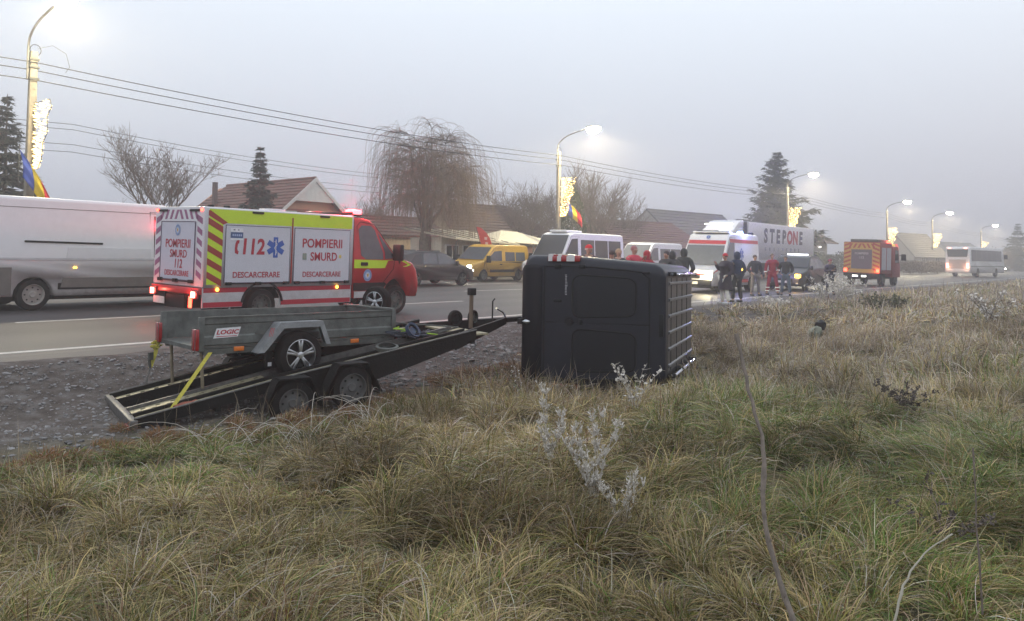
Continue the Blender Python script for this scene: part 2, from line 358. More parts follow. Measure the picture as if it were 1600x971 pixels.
def palette(x, y, dep, n_):
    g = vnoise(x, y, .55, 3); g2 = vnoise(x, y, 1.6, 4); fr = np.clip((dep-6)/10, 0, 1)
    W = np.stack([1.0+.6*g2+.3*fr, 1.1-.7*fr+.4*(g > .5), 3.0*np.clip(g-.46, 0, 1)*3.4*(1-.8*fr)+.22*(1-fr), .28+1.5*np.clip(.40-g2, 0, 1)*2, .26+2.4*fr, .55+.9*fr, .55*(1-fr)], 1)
    W /= W.sum(1, keepdims=True); c = np.cumsum(W, 1); r_ = rng.random(n_)[:, None]; idx = (r_ > c).sum(1).clip(0, len(PAL)-1)
    return PAL[idx]*(.62+.62*vnoise(x, y, .9, 51))[:, None]*rng.uniform(.6, 1.4, (n_, 1))*(1+rng.uniform(-.08, .08, (n_, 3)))
fv = np.array(fw); rv = np.array(r0)
# what stands in the grass: no blades grow inside these
def blocked(x, y):
    dx, dy = x-9.41, y-7.5; h = R(19.5); u = dx*math.cos(h)+dy*math.sin(h); v = -dx*math.sin(h)+dy*math.cos(h)
    a_, b_ = x-4.3, y-8.77; c_, s_ = math.cos(R(-16)), math.sin(R(-16)); m_, n_ = a_*c_+b_*s_, -a_*s_+b_*c_
    return ((u > .1) & (u < 5.3) & (v < -.05) & (v > -2.1)) | ((m_ > -.1) & (m_ < 4.4) & (n_ > -.0) & (n_ < 1.9)) | ((m_ > 1.3) & (m_ < 2.9) & (n_ > -.2) & (n_ < .1))
def field(d0, d1, per, wmin, wmax, seg, name, lscale=1., clump=.14):
    """tussocks over the wedge of meadow between two distances"""
    area = (d1*d1-d0*d0)*.87; NT = int(area/(clump**2*3.2)); d = np.sqrt(rng.uniform(d0*d0, d1*d1, NT)); q = rng.uniform(-.76, .98, NT)
    tx = d*(math.cos(AZ)+q*math.sin(AZ)); ty = d*(math.sin(AZ)-q*math.cos(AZ))
    ge = np.array([gravel_edge(v) for v in tx]); ok = (ty < ge+.15*rng.standard_normal(NT)) & (ty > -12)
    tx, ty, d, ge = tx[ok], ty[ok], d[ok], ge[ok]; NT = len(tx)
    n_ = max(2, int(area*per/NT*ok.mean())); i = np.repeat(np.arange(NT), n_); N = len(i)
    ang = rng.uniform(0, 2*math.pi, N); rad = clump*rng.random(N)**.6
    x = tx[i]+rad*np.cos(ang); y = ty[i]+rad*np.sin(ang); bl = ~blocked(x, y); i, ang, x, y, rad = i[bl], ang[bl], x[bl], y[bl], rad[bl]; N = len(i)
    dd = d[i]
    flow = 2*math.pi*(1.3*vnoise(x, y, .42, 11)+.35*vnoise(x, y, 1.3, 12)); bias = rng.uniform(.0, .75, NT)[i]
    ax = np.cos(ang)*(1-bias)+np.cos(flow)*bias*1.3+rng.normal(0, .42, N); ay = np.sin(ang)*(1-bias)+np.sin(flow)*bias*1.3+rng.normal(0, .42, N); az = np.arctan2(ay, ax)
    edge = np.clip((ge[i]-y)/1.0, .42, 1)
    near_tr = ((x > 3) & (x < 9) & (y > 6.3)); tl = rng.uniform(.6, 1.35, NT)[i]*(.75+.6*vnoise(x, y, .7, 21))
    L = (.11+.25*rng.random(N))*tl*edge*lscale*(1.25-.5*rad/clump); L = np.where(near_tr, L*.8, L)
    stand = rng.random(N) < np.where(dd > 9, .22, .05)
    e0 = np.where(stand, rng.uniform(1.1, 1.5, N), rng.uniform(.35, 1.2, N)); e1 = np.where(stand, rng.uniform(.3, 1.2, N), rng.uniform(-1.3, .05, N))
    wd = rng.uniform(wmin, wmax, N)
    z = gzn(x, y)-.01+.08*np.clip(tl-.5, 0, 1)*rng.random(N)
    rgb = palette(x, y, dd, N)
    dark_patch = (vnoise(x, y, 1.1, 31) > .66) & (dd < 30); rgb[dark_patch] *= np.array([.55, .52, .48])  # scattered patches of darker blades
    # rust-coloured dead weeds along the gravel edge
    rust = (rng.random(N) < np.clip(1.0-(ge[i]-y)/1.1, 0, .75)) & (x < 13); rgb[rust] = np.array([.22, .105, .045])*rng.uniform(.6, 1.3, (rust.sum(), 1))
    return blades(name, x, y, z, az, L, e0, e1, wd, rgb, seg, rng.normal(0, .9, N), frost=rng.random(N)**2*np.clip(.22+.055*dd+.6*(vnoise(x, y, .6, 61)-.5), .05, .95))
o = field(2.6, 5.5, 9000, .0024, .0058, 5, 'meadow_grass'); o['label'] = 'matted long grass nearest the camera'
o = field(5.5, 10.5, 4600, .0035, .0080, 4, 'meadow_grass', 1.); o['label'] = 'tussocky olive and straw grass of the middle field'
o = field(10.5, 20, 900, .008, .014, 3, 'meadow_grass', 1.05, .16); o['label'] = 'frosted straw-coloured grass behind the overturned van'
o = field(20, 50, 120, .02, .038, 3, 'meadow_grass', 1.15, .3); o['label'] = 'pinkish brown frosted grass towards the road'
o = field(50, 130, 14, .06, .11, 2, 'meadow_grass', 1.3, .7); o['label'] = 'far hazy edge of the frosted meadow'
# taller dry stalks with seed heads
def stalks(N, d0, d1, h0, h1, wd, name, label, colr):
    d = np.sqrt(rng.uniform(d0*d0, d1*d1, N)); q = rng.uniform(-.7, .7, N); x = d*(math.cos(AZ)+q*math.sin(AZ)); y = d*(math.sin(AZ)-q*math.cos(AZ))
    ge = np.array([gravel_edge(v) for v in x]); ok = (y < ge) & ~blocked(x, y) & (vnoise(x, y, .35, 41) > .42); x, y = x[ok], y[ok]; N = len(x)
    c = np.array(colr)*rng.uniform(.6, 1.25, (N, 1))
    blades(name, x, y, gzn(x, y), rng.uniform(0, 6.3, N), rng.uniform(h0, h1, N), rng.uniform(1.25, 1.55, N), rng.uniform(.2, 1.3, N), np.full(N, wd), c, 4, label=label)
stalks(900, 3, 10, .3, .65, .004, 'dry_stalks', 'thin dry seed stalks rising from the near grass', (.36, .29, .2))
stalks(2600, 10, 30, .35, .75, .011, 'dry_stalks', 'frosted dry seed stalks in the middle distance', (.38, .33, .30))
stalks(3500, 28, 70, .4, .95, .03, 'dry_stalks', 'tall frosted weeds beside the road', (.34, .29, .28))
# ---------------------------------------------------------------- single weeds
m_frost = mat('frosted_stem', (.46, .42, .37), .9, var=.25, scale=30)
m_frostb = mat('hoar_frost_leaf', (.62, .58, .53), .9, var=.2, scale=40)
m_stick = mat('brown_dry_stem', (.17, .135, .115), .9, var=.35, scale=25)
def weed(name, label, p, hgt, nst, m, m2, seed, spread=.3, leaf=.02, droop=.4, group=None, leafn=26, rad=.005):
    rd = random.Random(seed); t = thing(name, label, 'weed', p, 0, group); plume = name == 'frosted_mugwort'
    for s_ in range(nst):
        a = rd.uniform(0, 6.28); ln = hgt*rd.uniform(.6, 1); sp = spread*rd.uniform(.3, 1.3); st = MB(); lf = MB(); pts = []
        for k in range(7):
            f_ = k/6; pts.append(Vector((math.cos(a)*sp*f_**1.6+rd.gauss(0, .008), math.sin(a)*sp*f_**1.6+rd.gauss(0, .008), ln*(f_-droop*f_**3*.4))))
        st.tube(pts, [rad*(1-.12*k) for k in range(7)], 5)
        tips = []
        for k in range(2, 7):
            for _ in range(4 if plume else 2):
                b_ = pts[k]; dr = (Vector((rd.gauss(0, .5), rd.gauss(0, .5), rd.uniform(.7, 1.6))).normalized()*ln*rd.uniform(.06, .16) if plume else Vector((rd.gauss(0, 1), rd.gauss(0, 1), rd.uniform(.3, 1.6))).normalized()*ln*rd.uniform(.08, .2))
                e_ = b_+dr; st.tube([b_, b_+dr*.5+Vector((0, 0, -.004)), e_], [rad*.5, rad*.4, rad*.25], 4); tips.append((b_, e_))
        for _ in range(leafn):
            b_, e_ = rd.choice(tips); c = b_.lerp(e_, rd.random()); v1 = (Vector((rd.gauss(0, .6), rd.gauss(0, .6), rd.uniform(.3, 1.6))) if plume else Vector((rd.gauss(0, 1), rd.gauss(0, 1), rd.gauss(0, 1)))).normalized()*leaf*rd.uniform(.5, 1.4); v2 = v1.cross(Vector((rd.gauss(0, 1), rd.gauss(0, 1), 1))).normalized()*leaf*(.16 if plume else .35)
            lf.add([c, c+v1*.5+v2, c+v1, c+v1*.5-v2], [(0, 1, 2, 3)])
        obj('stem', st, m, t); obj('leaf_spray', lf, m2, t, kind='stuff')
    return t
def gp(x, y): return (x, y, gz(x, y)-.02)
weed('frosted_mugwort', 'white frosted branching weed left of the tall bent stick, its left clump', gp(5.13, 3.75), .72, 5, m_frost, m_frostb, 1, .16, .026, .05, leafn=240, rad=.0045)
weed('frosted_mugwort', 'bushiest white frosted weed in the grass below the black van', gp(4.62, 3.0), .66, 8, m_frost, m_frostb, 2, .18, .023, .05, leafn=260, rad=.0045)
weed('frosted_mugwort', 'low grey frosted weed beside the bushiest white one', gp(4.45, 2.66), .50, 7, m_frost, m_frostb, 4, .22, .020, .1, leafn=170, rad=.004)
weed('frosted_thistle', 'frosted thistle with pale seed heads in front of the black van', gp(8.15, 4.75), .78, 5, m_frost, m_frostb, 9, .38, .045, .3, leafn=26, rad=.006)
weed('dry_thistle', 'thin brown weed at the left foot of the black van', gp(8.4, 6.6), .62, 4, m_stick, m_frostb, 12, .22, .02, .2, leafn=16)
# arching frosted reeds by the transporter's wheels
for i_, (x, y, lab) in enumerate([(4.35, 7.15, 'arching frosted grass clump at the rear of the car transporter'), (5.1, 6.85, 'arching frosted grass clump between the rear corner and first transporter wheel'), (5.85, 6.6, 'arching frosted grass clump in front of the transporter wheels')]):
    mbw = MB(); rd = random.Random(50+i_)
    for k in range(11):
        a = rd.uniform(-1.2, 1.0)+(0 if k % 2 else math.pi*.9); ln = rd.uniform(.6, 1.05); el = rd.uniform(1.0, 1.5); p = Vector((rd.gauss(0, .1), rd.gauss(0, .1), 0)); pts = [p.copy()]
        for s_ in range(8):
            p = p+Vector((math.cos(a)*math.cos(el), math.sin(a)*math.cos(el), math.sin(el)))*ln/8; el -= rd.uniform(.12, .42); pts.append(p.copy())
        mbw.tube(pts, [.0036*(1-.07*j) for j in range(9)], 4)
    o = obj('frosted_reed_clump', mbw, m_frost, smooth=True); o.location = (x, y, gz(x, y)-.02); tag(o, lab, 'grass clump', 'frosted reed clumps beside the trailer')
def stick(name, label, pts, rad, m, rz=0):
    base = Vector(pts[0]); mbw = MB(); q = [Vector(p)-base for p in pts]; fine = []
    for i in range(len(q)-1):
        for k in range(5):
            t_ = k/5; p0 = q[max(i-1, 0)]; p1, p2 = q[i], q[i+1]; p3 = q[min(i+2, len(q)-1)]
            fine.append(.5*((2*p1)+(p2-p0)*t_+(2*p0-5*p1+4*p2-p3)*t_*t_+(3*p1-p0-3*p2+p3)*t_**3)+Vector((random.gauss(0, .0015), random.gauss(0, .0015), 0)))
    fine.append(q[-1]); N = len(fine)
    rads = [rad*(1-.62*i/N)*(1+(.35 if i % 9 == 4 else 0)+random.uniform(-.1, .1)) for i in range(N)]; rads[-2] = rads[-1] = rad*.75
    mbw.tube(fine, rads, 7)
    for i in range(3, N-2, 3):   # leaf scars and short spurs
        a = random.uniform(0, 6.28); d = Vector((math.cos(a), math.sin(a), .7)).normalized(); s_ = rads[i]; mbw.tube([fine[i], fine[i]+d*s_*random.uniform(1.6, 3.2)], [s_*.5, s_*.2], 4)
    o = obj(name, mbw, m, smooth=True); o.location = base; tag(o, label, 'stem'); return o
def ap(px, py, dep):
    d = fw+cr*((px-PXC)/FPX)-cu*((py-360)/FPX); return EYE+d*dep
PXC = 800
stick('tall_dry_stem', 'tall bent brown dry stem rising in front at the right', [ap(1262, 1060, 2.5), ap(1236, 960, 2.55), ap(1195, 820, 2.6), ap(1192, 700, 2.65), ap(1170, 610, 2.7), ap(1150, 522, 2.75)], .0105, mat('frost_dusted_stem', (.20, .165, .14), .9, var=.35, scale=25))
stick('thin_dry_stem', 'thin leaning pale stem at the bottom right', [ap(1398, 975, 2.6), ap(1412, 915, 2.65), ap(1445, 865, 2.7), ap(1488, 835, 2.75)], .0045, mat('pale_dry_stem', (.36, .33, .27), .9))
stick('upright_dry_stem', 'slim upright brown stem near the right edge', [ap(1535, 960, 3.0), ap(1528, 850, 3.0), ap(1520, 700, 3.05)], .0045, m_stick)
weed('dry_dock_plant', 'dark brown dead weed patch at the right edge of the field', gp(9.35, 2.1), .5, 10, m_stick, mat('dead_brown_leaf', (.10, .08, .07), .9, var=.4), 21, .45, .028, .4, leafn=110)
weed('dry_dock_plant', 'dark dead weed in the lower right corner', gp(5.3, 1.0), .5, 6, m_stick, mat('dead_brown_leaf', (.10, .08, .07), .9, var=.4), 22, .3, .022, .4, leafn=80)
for i_, (px, dep, hh, lab) in enumerate([(1283, 29.5, 1.15, 'tall frosted weed at the left knee of the crouching person'), (1312, 30, 1.25, 'tall frosted weed right of the crouching person'), (1330, 31, .95, 'lower frosted weed between the crouching person and the far fire truck'), (1212, 26.5, .45, 'small frosted weed below the person in red overalls'), (1400, 27, .7, 'dark green weed patch below the far fire truck'), (1365, 25, .7, 'dark green bush in the field left of the bus'), (1545, 21, 1.0, 'bluish frosted weed at the far right')]):
    p = at(px, dep); weed('frosted_weed', lab, gp(p.x, p.y), hh, 12, m_stick if i_ > 3 else m_frost, m_frostb if i_ in (0, 1, 2, 3, 6) else mat('dull_green_leaf', (.07, .075, .03), .9), 30+i_, .55, .09, .3, leafn=26, rad=.012)
# ---------------------------------------------------------------- vehicles: shared builders
def arc(cx, cz, r, a0, a1, n_=9): return [(cx+r*math.cos(R(a0+(a1-a0)*i/n_)), cz+r*math.sin(R(a0+(a1-a0)*i/n_))) for i in range(n_+1)]
def wheel(par, x, y, z, r, w_, side=-1, style='steel', rimm=None, name='wheel'):
    """side -1: outer face towards local -y"""
    t = MB(); h = w_/2; t.lathe([(-h, r*.66), (-h*1.02, r*.8), (-h*.92, r*.93), (-h*.6, r*.985), (0, r), (h*.6, r*.985), (h*.92, r*.93), (h*1.02, r*.8), (h, r*.66)], 28)
    o = obj(name, t, m_rubber, par, smooth=True); o.location = (x, y, z)
    rm = MB(); s_ = side
    rm.lathe([(s_*h*.95, r*.68), (s_*h*.98, r*.63), (s_*h*.7, r*.60), (s_*h*.25, r*.57), (-s_*h, r*.6)], 28)
    k = MB()
    if style == 'alloy':
        for i in range(5):
            for off in (-.13, .13):
                a = R(90+72*i)+off; a2 = R(90+72*i)+off*.75
                p0 = Vector((math.cos(a2)*r*.10, 0, math.sin(a2)*r*.10)); p1 = Vector((math.cos(a)*r*.62, 0, math.sin(a)*r*.62)); tn = Vector((-math.sin(a), 0, math.cos(a)))*r*.034
                y0, y1 = s_*h*.80, s_*h*.55
                vv = [p0-tn*1.3, p0+tn*1.3, p1+tn*1.25, p1-tn*1.25]
                k.add([(q.x, y0, q.z) for q in vv]+[(q.x, y1, q.z) for q in vv], [(0, 1, 2, 3), (4, 5, 6, 7), (0, 1, 5, 4), (1, 2, 6, 5), (2, 3, 7, 6), (3, 0, 4, 7)])
        k.lathe([(s_*h*.88, 0.001), (s_*h*.86, r*.13), (s_*h*.5, r*.17)], 14)
        rim = obj('rim', rm, rimm or m_silver, o, smooth=True); obj('spokes', k, rimm or m_silver, rim, bevel=.003)
        d = MB().disc((0, 0, s_*h*.12-.002), r*.58, 20); obj('brake_disc', d, m_black, rim)
    else:
        k.lathe([(s_*h*.62, .001), (s_*h*.66, r*.16), (s_*h*.45, r*.2), (s_*h*.32, r*.36), (s_*h*.36, r*.5), (s_*h*.3, r*.6)], 28)
        rim = obj('rim', rm, rimm or m_galvd, o, smooth=True); obj('hub_disc', k, rimm or m_galvd, rim, smooth=True)
        hl = MB()
        for i in range(8): hl.disc((r*.44*math.cos(i*math.pi/4), r*.44*math.sin(i*math.pi/4), s_*h*.37), r*.055, 8, 'y', .003*s_)
        obj('rim_holes', hl, m_gap, rim, kind='stuff')
    return o
def body_fn(w2, zb, H, tk, nose=None):
    """half-width as a function of (x, z): tumblehome above the belt, rounded nose in plan"""
    def hw(x, z):
        v = w2*(1-tk*max(0, z-zb)/max(.01, H-zb))
        if nose:
            x0, x1, k = nose
            if x > x0: v *= 1-k*((x-x0)/(x1-x0))**2
        return v
    hw.zc = [zb]; hw.xc = [nose[0], (nose[0]*2+nose[1])/3, (nose[0]+nose[1]*2)/3] if nose else []
    return hw
def shell(prof, hw, m, par, name='body', bevel=.05, seg=3, zmid=None):
    t = MB(); nn = len(prof)
    for s_ in (-1, 1): t.v += [(x, float(s_), z) for x, z in prof]
    t.f = [list(range(nn))[::-1], list(range(nn, 2*nn))]+[(i, (i+1) % nn, (i+1) % nn+nn, i+nn) for i in range(nn)]
    me = bpy.data.meshes.new(name); me.from_pydata(t.v, [], t.f); bm = bmesh.new(); bm.from_mesh(me)
    cuts = [((0, 0, z), (0, 0, 1)) for z in getattr(hw, 'zc', [])]+[((x, 0, 0), (1, 0, 0)) for x in getattr(hw, 'xc', [])]
    for c_, n_ in cuts: bmesh.ops.bisect_plane(bm, geom=bm.verts[:]+bm.edges[:]+bm.faces[:], plane_co=c_, plane_no=n_)
    for v in bm.verts: v.co.y = (1 if v.co.y > 0 else -1)*hw(v.co.x, v.co.z)
    bmesh.ops.recalc_face_normals(bm, faces=bm.faces); bm.normal_update()
    wl = bm.edges.layers.float.get('bevel_weight_edge') or bm.edges.layers.float.new('bevel_weight_edge'); zs = [p[1] for p in prof]; xs_ = [p[0] for p in prof]; z0_, x0_, x1_ = min(zs), min(xs_), max(xs_)
    for e_ in bm.edges:
        if len(e_.link_faces) != 2 or e_.calc_face_angle(0) < .5: continue
        a, c = e_.verts; low = max(a.co.z, c.co.z) < z0_+.50 and max(a.co.x, c.co.x) > x0_+.08 and min(a.co.x, c.co.x) < x1_-.12
        if low: continue
        e_[wl] = 1. if a.co.y*c.co.y > 0 else .35
    bm.to_mesh(me); bm.free()
    return obj(name, me, m, par, bevel=bevel, seg=seg, ang=32, wb=True)
def side_panel(poly, hw, side, m, par, name, off=.006, th=.012):
    t = MB(); nn = len(poly)
    t.v = [(x, side*(hw(x, z)+off), z) for x, z in poly]+[(x, side*(hw(x, z)+off-th), z) for x, z in poly]
    t.f = [list(range(nn)), list(range(nn, 2*nn))[::-1]]+[(i, (i+1) % nn, (i+1) % nn+nn, i+nn) for i in range(nn)]
    return obj(name, t, m, par)
def outline(poly, hw, side, m, par, name, wd=.012, off=.008):
    """a thin seam line following a closed outline on a body side"""
    t = MB(); pts = [Vector((x, side*(hw(x, z)+off-.006), z)) for x, z in poly]; pts.append(pts[0]); t.tube(pts, wd*.5, 4, False); return obj(name, t, m, par)
def screen(p0, p1, hw, m, par, name, ins=.1, off=.012, th=.01):
    """glass lying on the sloping front or rear between two profile points"""
    d = Vector((p1[0]-p0[0], 0, p1[1]-p0[1])).normalized(); nrm = Vector((d.z, 0, -d.x))
    if nrm.z < 0: nrm = -nrm
    if abs(nrm.z) < .05 and nrm.x*(p0[0]) < 0: nrm = -nrm
    a = hw(*p0)-ins; c = hw(*p1)-ins; q = [Vector((p0[0], -a, p0[1])), Vector((p0[0], a, p0[1])), Vector((p1[0], c, p1[1])), Vector((p1[0], -c, p1[1]))]
    t = MB().add([v+nrm*off for v in q]+[v+nrm*(off-th) for v in q], [(0, 1, 2, 3), (4, 5, 6, 7), (0, 1, 5, 4), (1, 2, 6, 5), (2, 3, 7, 6), (3, 0, 4, 7)])
    return obj(name, t, m, par)
def bx(name, b6, m, par, bevel=0): return obj(name, MB().box(*b6), m, par, bevel=bevel)
def mirror_(par, x, y, z, m=None, s=1.):
    o = obj('wing_mirror', MB().box(-.05*s, .07*s, -.12*s, .12*s, -.17*s, .17*s), m or m_black, par, bevel=.03); o.location = (x, y, z); return o
def van_profile(L, H, z0, wf, wr, r, hood=.95, hz=1.15, ws=(1.0, 1.75), rear=.04):
    """x=0 rear, x=L nose; wf, wr wheel centres"""
    return [(0, z0)]+arc(wr, z0, r, 180, 0)+arc(wf, z0, r, 180, 0)+[(L-.05, z0), (L, z0+.12), (L-.02, hz*.72), (L-.12, hz*.88), (L-hood, hz+.05), (L-ws[1], H-.12), (L-ws[1]-.35, H-.01), (.3, H), (rear+.06, H-.06), (rear, H-.4), (0, 1.0)]
def star_of_life(par, c, s, axf, m):
    t = MB()
    for i in range(3):
        a = R(90+60*i); d = Vector((math.cos(a), math.sin(a))); e_ = Vector((-d.y, d.x)); p = [d*s+e_*s*.26, d*s-e_*s*.26, -d*s-e_*s*.26, -d*s+e_*s*.26]
        t.add([axf(c, q.x, q.y, .002+.0006*i) for q in p]+[axf(c, q.x, q.y, 0) for q in p], [(0, 1, 2, 3), (4, 5, 6, 7), (0, 1, 5, 4), (1, 2, 6, 5), (2, 3, 7, 6), (3, 0, 4, 7)])
    o = obj('star_of_life', t, m, par)
    t = MB(); t.tube([axf(c, 0, -s*.78, .005), axf(c, 0, s*.78, .005)], s*.045, 4)
    pts = [axf(c, s*.16*math.sin(k*1.05), -s*.6+k*s*.12, .005) for k in range(11)]; t.tube(pts, s*.035, 4)
    obj('rod_emblem', t, m_whitebox, o); return o
def badge(par, c, r, axf):
    def ring(r0_, r1_, m, z, name, p):
        t = MB(); n_ = 22
        t.v = [axf(c, r0_*math.cos(2*math.pi*i/n_), 1.12*r0_*math.sin(2*math.pi*i/n_), z) for i in range(n_)]+[axf(c, r1_*math.cos(2*math.pi*i/n_), 1.12*r1_*math.sin(2*math.pi*i/n_), z) for i in range(n_)]
        t.f = [(i, (i+1) % n_, (i+1) % n_+n_, i+n_) for i in range(n_)]; return obj(name, t, m, p)
    t = MB(); n_ = 22; t.v = [axf(c, r*math.cos(2*math.pi*i/n_), 1.12*r*math.sin(2*math.pi*i/n_), .002) for i in range(n_)]; t.f = [list(range(n_))]
    o = obj('round_emblem', t, m_pale, par); ring(r*.62, r*.95, mat('badge_blue', (.16, .24, .42), .5), .004, 'emblem_ring', o)
    t = MB()
    for k in range(8):
        a = k*math.pi/4; d = Vector((math.cos(a), math.sin(a))); e_ = Vector((-d.y, d.x)); t.add([axf(c, *(d*r*.60), .006), axf(c, *(d*r*.1+e_*r*.14), .006), axf(c, *(d*r*.1-e_*r*.14), .006)], [(0, 1, 2)])
    obj('emblem_star', t, mat('badge_silver', (.72, .73, .75), .5), o)
    t = MB(); t.add([axf(c, -r*.26, r*.3, .008), axf(c, r*.26, r*.3, .008), axf(c, r*.2, -r*.15, .008), axf(c, 0, -r*.4, .008), axf(c, -r*.2, -r*.15, .008)], [(0, 1, 2, 3, 4)]); obj('emblem_shield', t, m_gold, o)
    t = MB(); t.add([axf(c, -r*.09, r*.2, .010), axf(c, r*.09, r*.2, .010), axf(c, r*.07, -r*.2, .010), axf(c, -r*.07, -r*.2, .010)], [(0, 1, 2, 3)]); obj('emblem_cross', t, m_maroon, o)
    return o
def nearside(y):  # local frame of a body side facing -y
    return lambda c, u, v, o_: (c[0]+u, y-o_, c[1]+v)
def backside(x):
    return lambda c, u, v, o_: (x-o_, c[0]-u, c[1]+v)
RX = math.atan(CF)
# ================================================================ rescue truck
T = thing('rescue_truck', 'red and white rescue truck with lime stripe and box body, stopped on the near lane', 'rescue truck', (8.33, 15.47, roadz(15.47)), 0, rx=RX)
W2 = .97
hwb = lambda x, z: W2
def tx(px):   # column of the photograph -> distance along the truck's near side
    q = (px-800)/FPX; return 14.5*(math.cos(AZ)+q*math.sin(AZ))/(math.sin(AZ)-q*math.cos(AZ))-8.33
ZT, ZB = 2.33, .74
bxo = shell([(0, ZB), (3.72, ZB), (3.72, ZT), (0, ZT)], hwb, m_whitebox, T, 'box_body', .035)
# lower skirt with the red-white-red bands
wr, wf = 1.36, 5.13
for side in (-1, 1):
    pl = [(.02, .34), (wr-.47, .34)]+arc(wr, .38, .45, 175, 5)+[(wr+.47, .34), (3.7, .34), (3.7, .735), (.02, .735)]
    side_panel(pl, lambda x, z: W2-.02, side, m_whitebox, T, 'skirt_panel', 0, .03)
    for z0, z1 in ((.64, .735), (.35, .45)):
        for a, c in ((.04, wr-.46 if z0 < .6 else wr-.36), (wr+.46 if z0 < .6 else wr+.36, 3.68)): side_panel([(a, z0), (c, z0), (c, z1), (a, z1)], lambda x, z: W2-.02, side, m_crim, T, 'red_band', .004, .004)
    side_panel([(.1, 2.02), (3.66, 2.02), (3.66, 2.29), (.1, 2.29)], hwb, side, m_lime, T, 'lime_stripe', .003, .005)
    # chevrons on the rear corner of the side
    side_panel([(.08, .80), (.40, .80), (.40, 2.02), (.08, 2.02)], hwb, side, m_lime, T, 'lime_panel', .003, .005)
    for k in range(5):
        z = .93+.265*k; side_panel([(.08, z), (.40, z-.17), (.40, z-.04), (.08, z+.13)], hwb, side, m_maroon, T, 'chevron_bar', .006, .004)
side_panel([(.08, 2.16), (.40, 1.99), (.50, 2.03), (.12, 2.26), (.08, 2.26)], hwb, -1, m_maroon, T, 'chevron_bar', .006, .004)
# the four lifting locker doors
yb = W2
for side in (-1, 1):
    for a, c in ((.46, 1.98), (2.09, 3.60)):
        d = side_panel([(a, .83), (c, .83), (c, 1.985), (a, 1.985)], hwb, side, mat('locker_door_panel', (.55, .55, .60), .42, coat=.2, var=.03), T, 'locker_door', .014, .016)
        outline([(a, .83), (c, .83), (c, 1.985), (a, 1.985)], hwb, side, m_ink, d, 'door_seal', .022, .016)
        t = MB(); t.tube([(a+.02, side*(W2+.035), .815), (c-.02, side*(W2+.035), .815)], .012, 6)
        for q in (a+.08, (a+c)/2, c-.08): t.box(q-.06, q+.06, min(side*(W2+.01), side*(W2+.06)), max(side*(W2+.01), side*(W2+.06)), .785, .845)
        obj('door_handle_bar', t, m_black, d)
bx('door_divider', (2.02, 2.05, -W2-.012, -W2+.01, .80, 2.2), m_maroon, T)
side_y = -W2-.018
LT = lambda s, px, z, size, bold=.012, sxx=1., sh=0., m=m_crim: text(s, size, m, T, (px, side_y, z), ROT_NEAR, bold, sxx, shear=sh)
LT('112', 1.07, 1.55, .44, .030, .86, .08)
t = MB()   # handset sign before the 112
t.add([(x, side_y, z) for x, z in [(.70, 1.68), (.77, 1.70), (.755, 1.62), (.735, 1.62), (.72, 1.52), (.735, 1.47), (.755, 1.47), (.74, 1.40), (.67, 1.43), (.665, 1.52), (.675, 1.62)]], [list(range(11))]); obj('handset_sign', t, m_crim, T)
star_of_life(T, (1.62, 1.56), .215, nearside(-W2-.016), m_blue)
LT('DESCARCERARE', 1.19, .985, .165, .014, .93)
LT('POMPIERII', 2.84, 1.66, .275, .014, .90)
LT('SMURD', 2.88, 1.37, .26, .012, .86)
LT('DESCARCERARE', 2.84, .985, .16, .014, .90)
bx('small_crest', (2.31, 2.41, side_y-.004, side_y, 1.31, 1.45), mat('crest_grey_green', (.22, .27, .22), .6), T)
bx('small_emblem', (3.30, 3.36, side_y-.004, side_y, 1.35, 1.42), m_gold, T)
bx('blue_sticker', (.56, .84, side_y-.004, side_y, 1.73, 1.85), mat('sticker_blue', (.05, .10, .22), .5), T)
bx('white_sticker', (.56, .84, side_y-.003, side_y, 1.69, 1.93), mat('sticker_white', (.68, .68, .7), .5), T)
t = MB()
for k in range(5): t.box(.60+.045*k, .63+.045*k, side_y-.006, side_y-.003, 1.77, 1.81)
obj('sticker_marks', t, m_pale, T); bx('sticker_dot', (.62, .66, side_y-.006, side_y-.003, 1.885, 1.905), m_ink, T); bx('sticker_dot', (.72, .75, side_y-.006, side_y-.003, 1.885, 1.905), m_ink, T)
for px in (1.05, 2.75): bx('roof_marker_lamp', (px, px+.26, -W2-.02, -W2+.02, 2.245, 2.285), m_black, T)
for px in (.32, 3.28):
    o = obj('side_marker_lamp', MB().disc((px, .70, -W2-.014), .035, 12, 'y', .012), m_amber, T)
# rear face
side_b = lambda poly, m, name, off=.004, par=T: obj(name, MB().prism([(-y, z) for y, z in poly], -off, 0, 'x'), m, par)
dr = side_b([(-.66, .86), (.66, .86), (.66, 2.03), (-.66, 2.03)], mat('rear_door_panel', (.52, .52, .60), .42, coat=.2, var=.03), 'rear_door', .014)
t = MB(); t.tube([(-.016, -.66, .86), (-.016, .66, .86), (-.016, .66, 2.03), (-.016, -.66, 2.03), (-.016, -.66, .86)], .011, 4); obj('door_seal', t, m_ink, dr)
t = MB(); t.tube([(-.05, -.66, .84), (-.05, .66, .84)], .014, 6)
for q in (-.6, 0, .6): t.box(-.07, -.005, q-.06, q+.06, .81, .88)
obj('door_handle_bar', t, m_black, dr)
rb = backside(-.016)
badge(T, (0.0, 1.86), .105, rb)
RT = lambda s, y, z, size, bold=.015, sxx=1., sh=0.: text(s, size, m_crim, T, (-.018, y, z), ROT_BACK, bold, sxx, shear=sh)
RT('POMPIERII', -.02, 1.58, .24, .010, .92); RT('SMURD', -.05, 1.375, .22, .010, .92); RT('112', -.05, 1.175, .25, .014, .85, .1); RT('DESCARCERARE', 0, .985, .155, .010, .84)
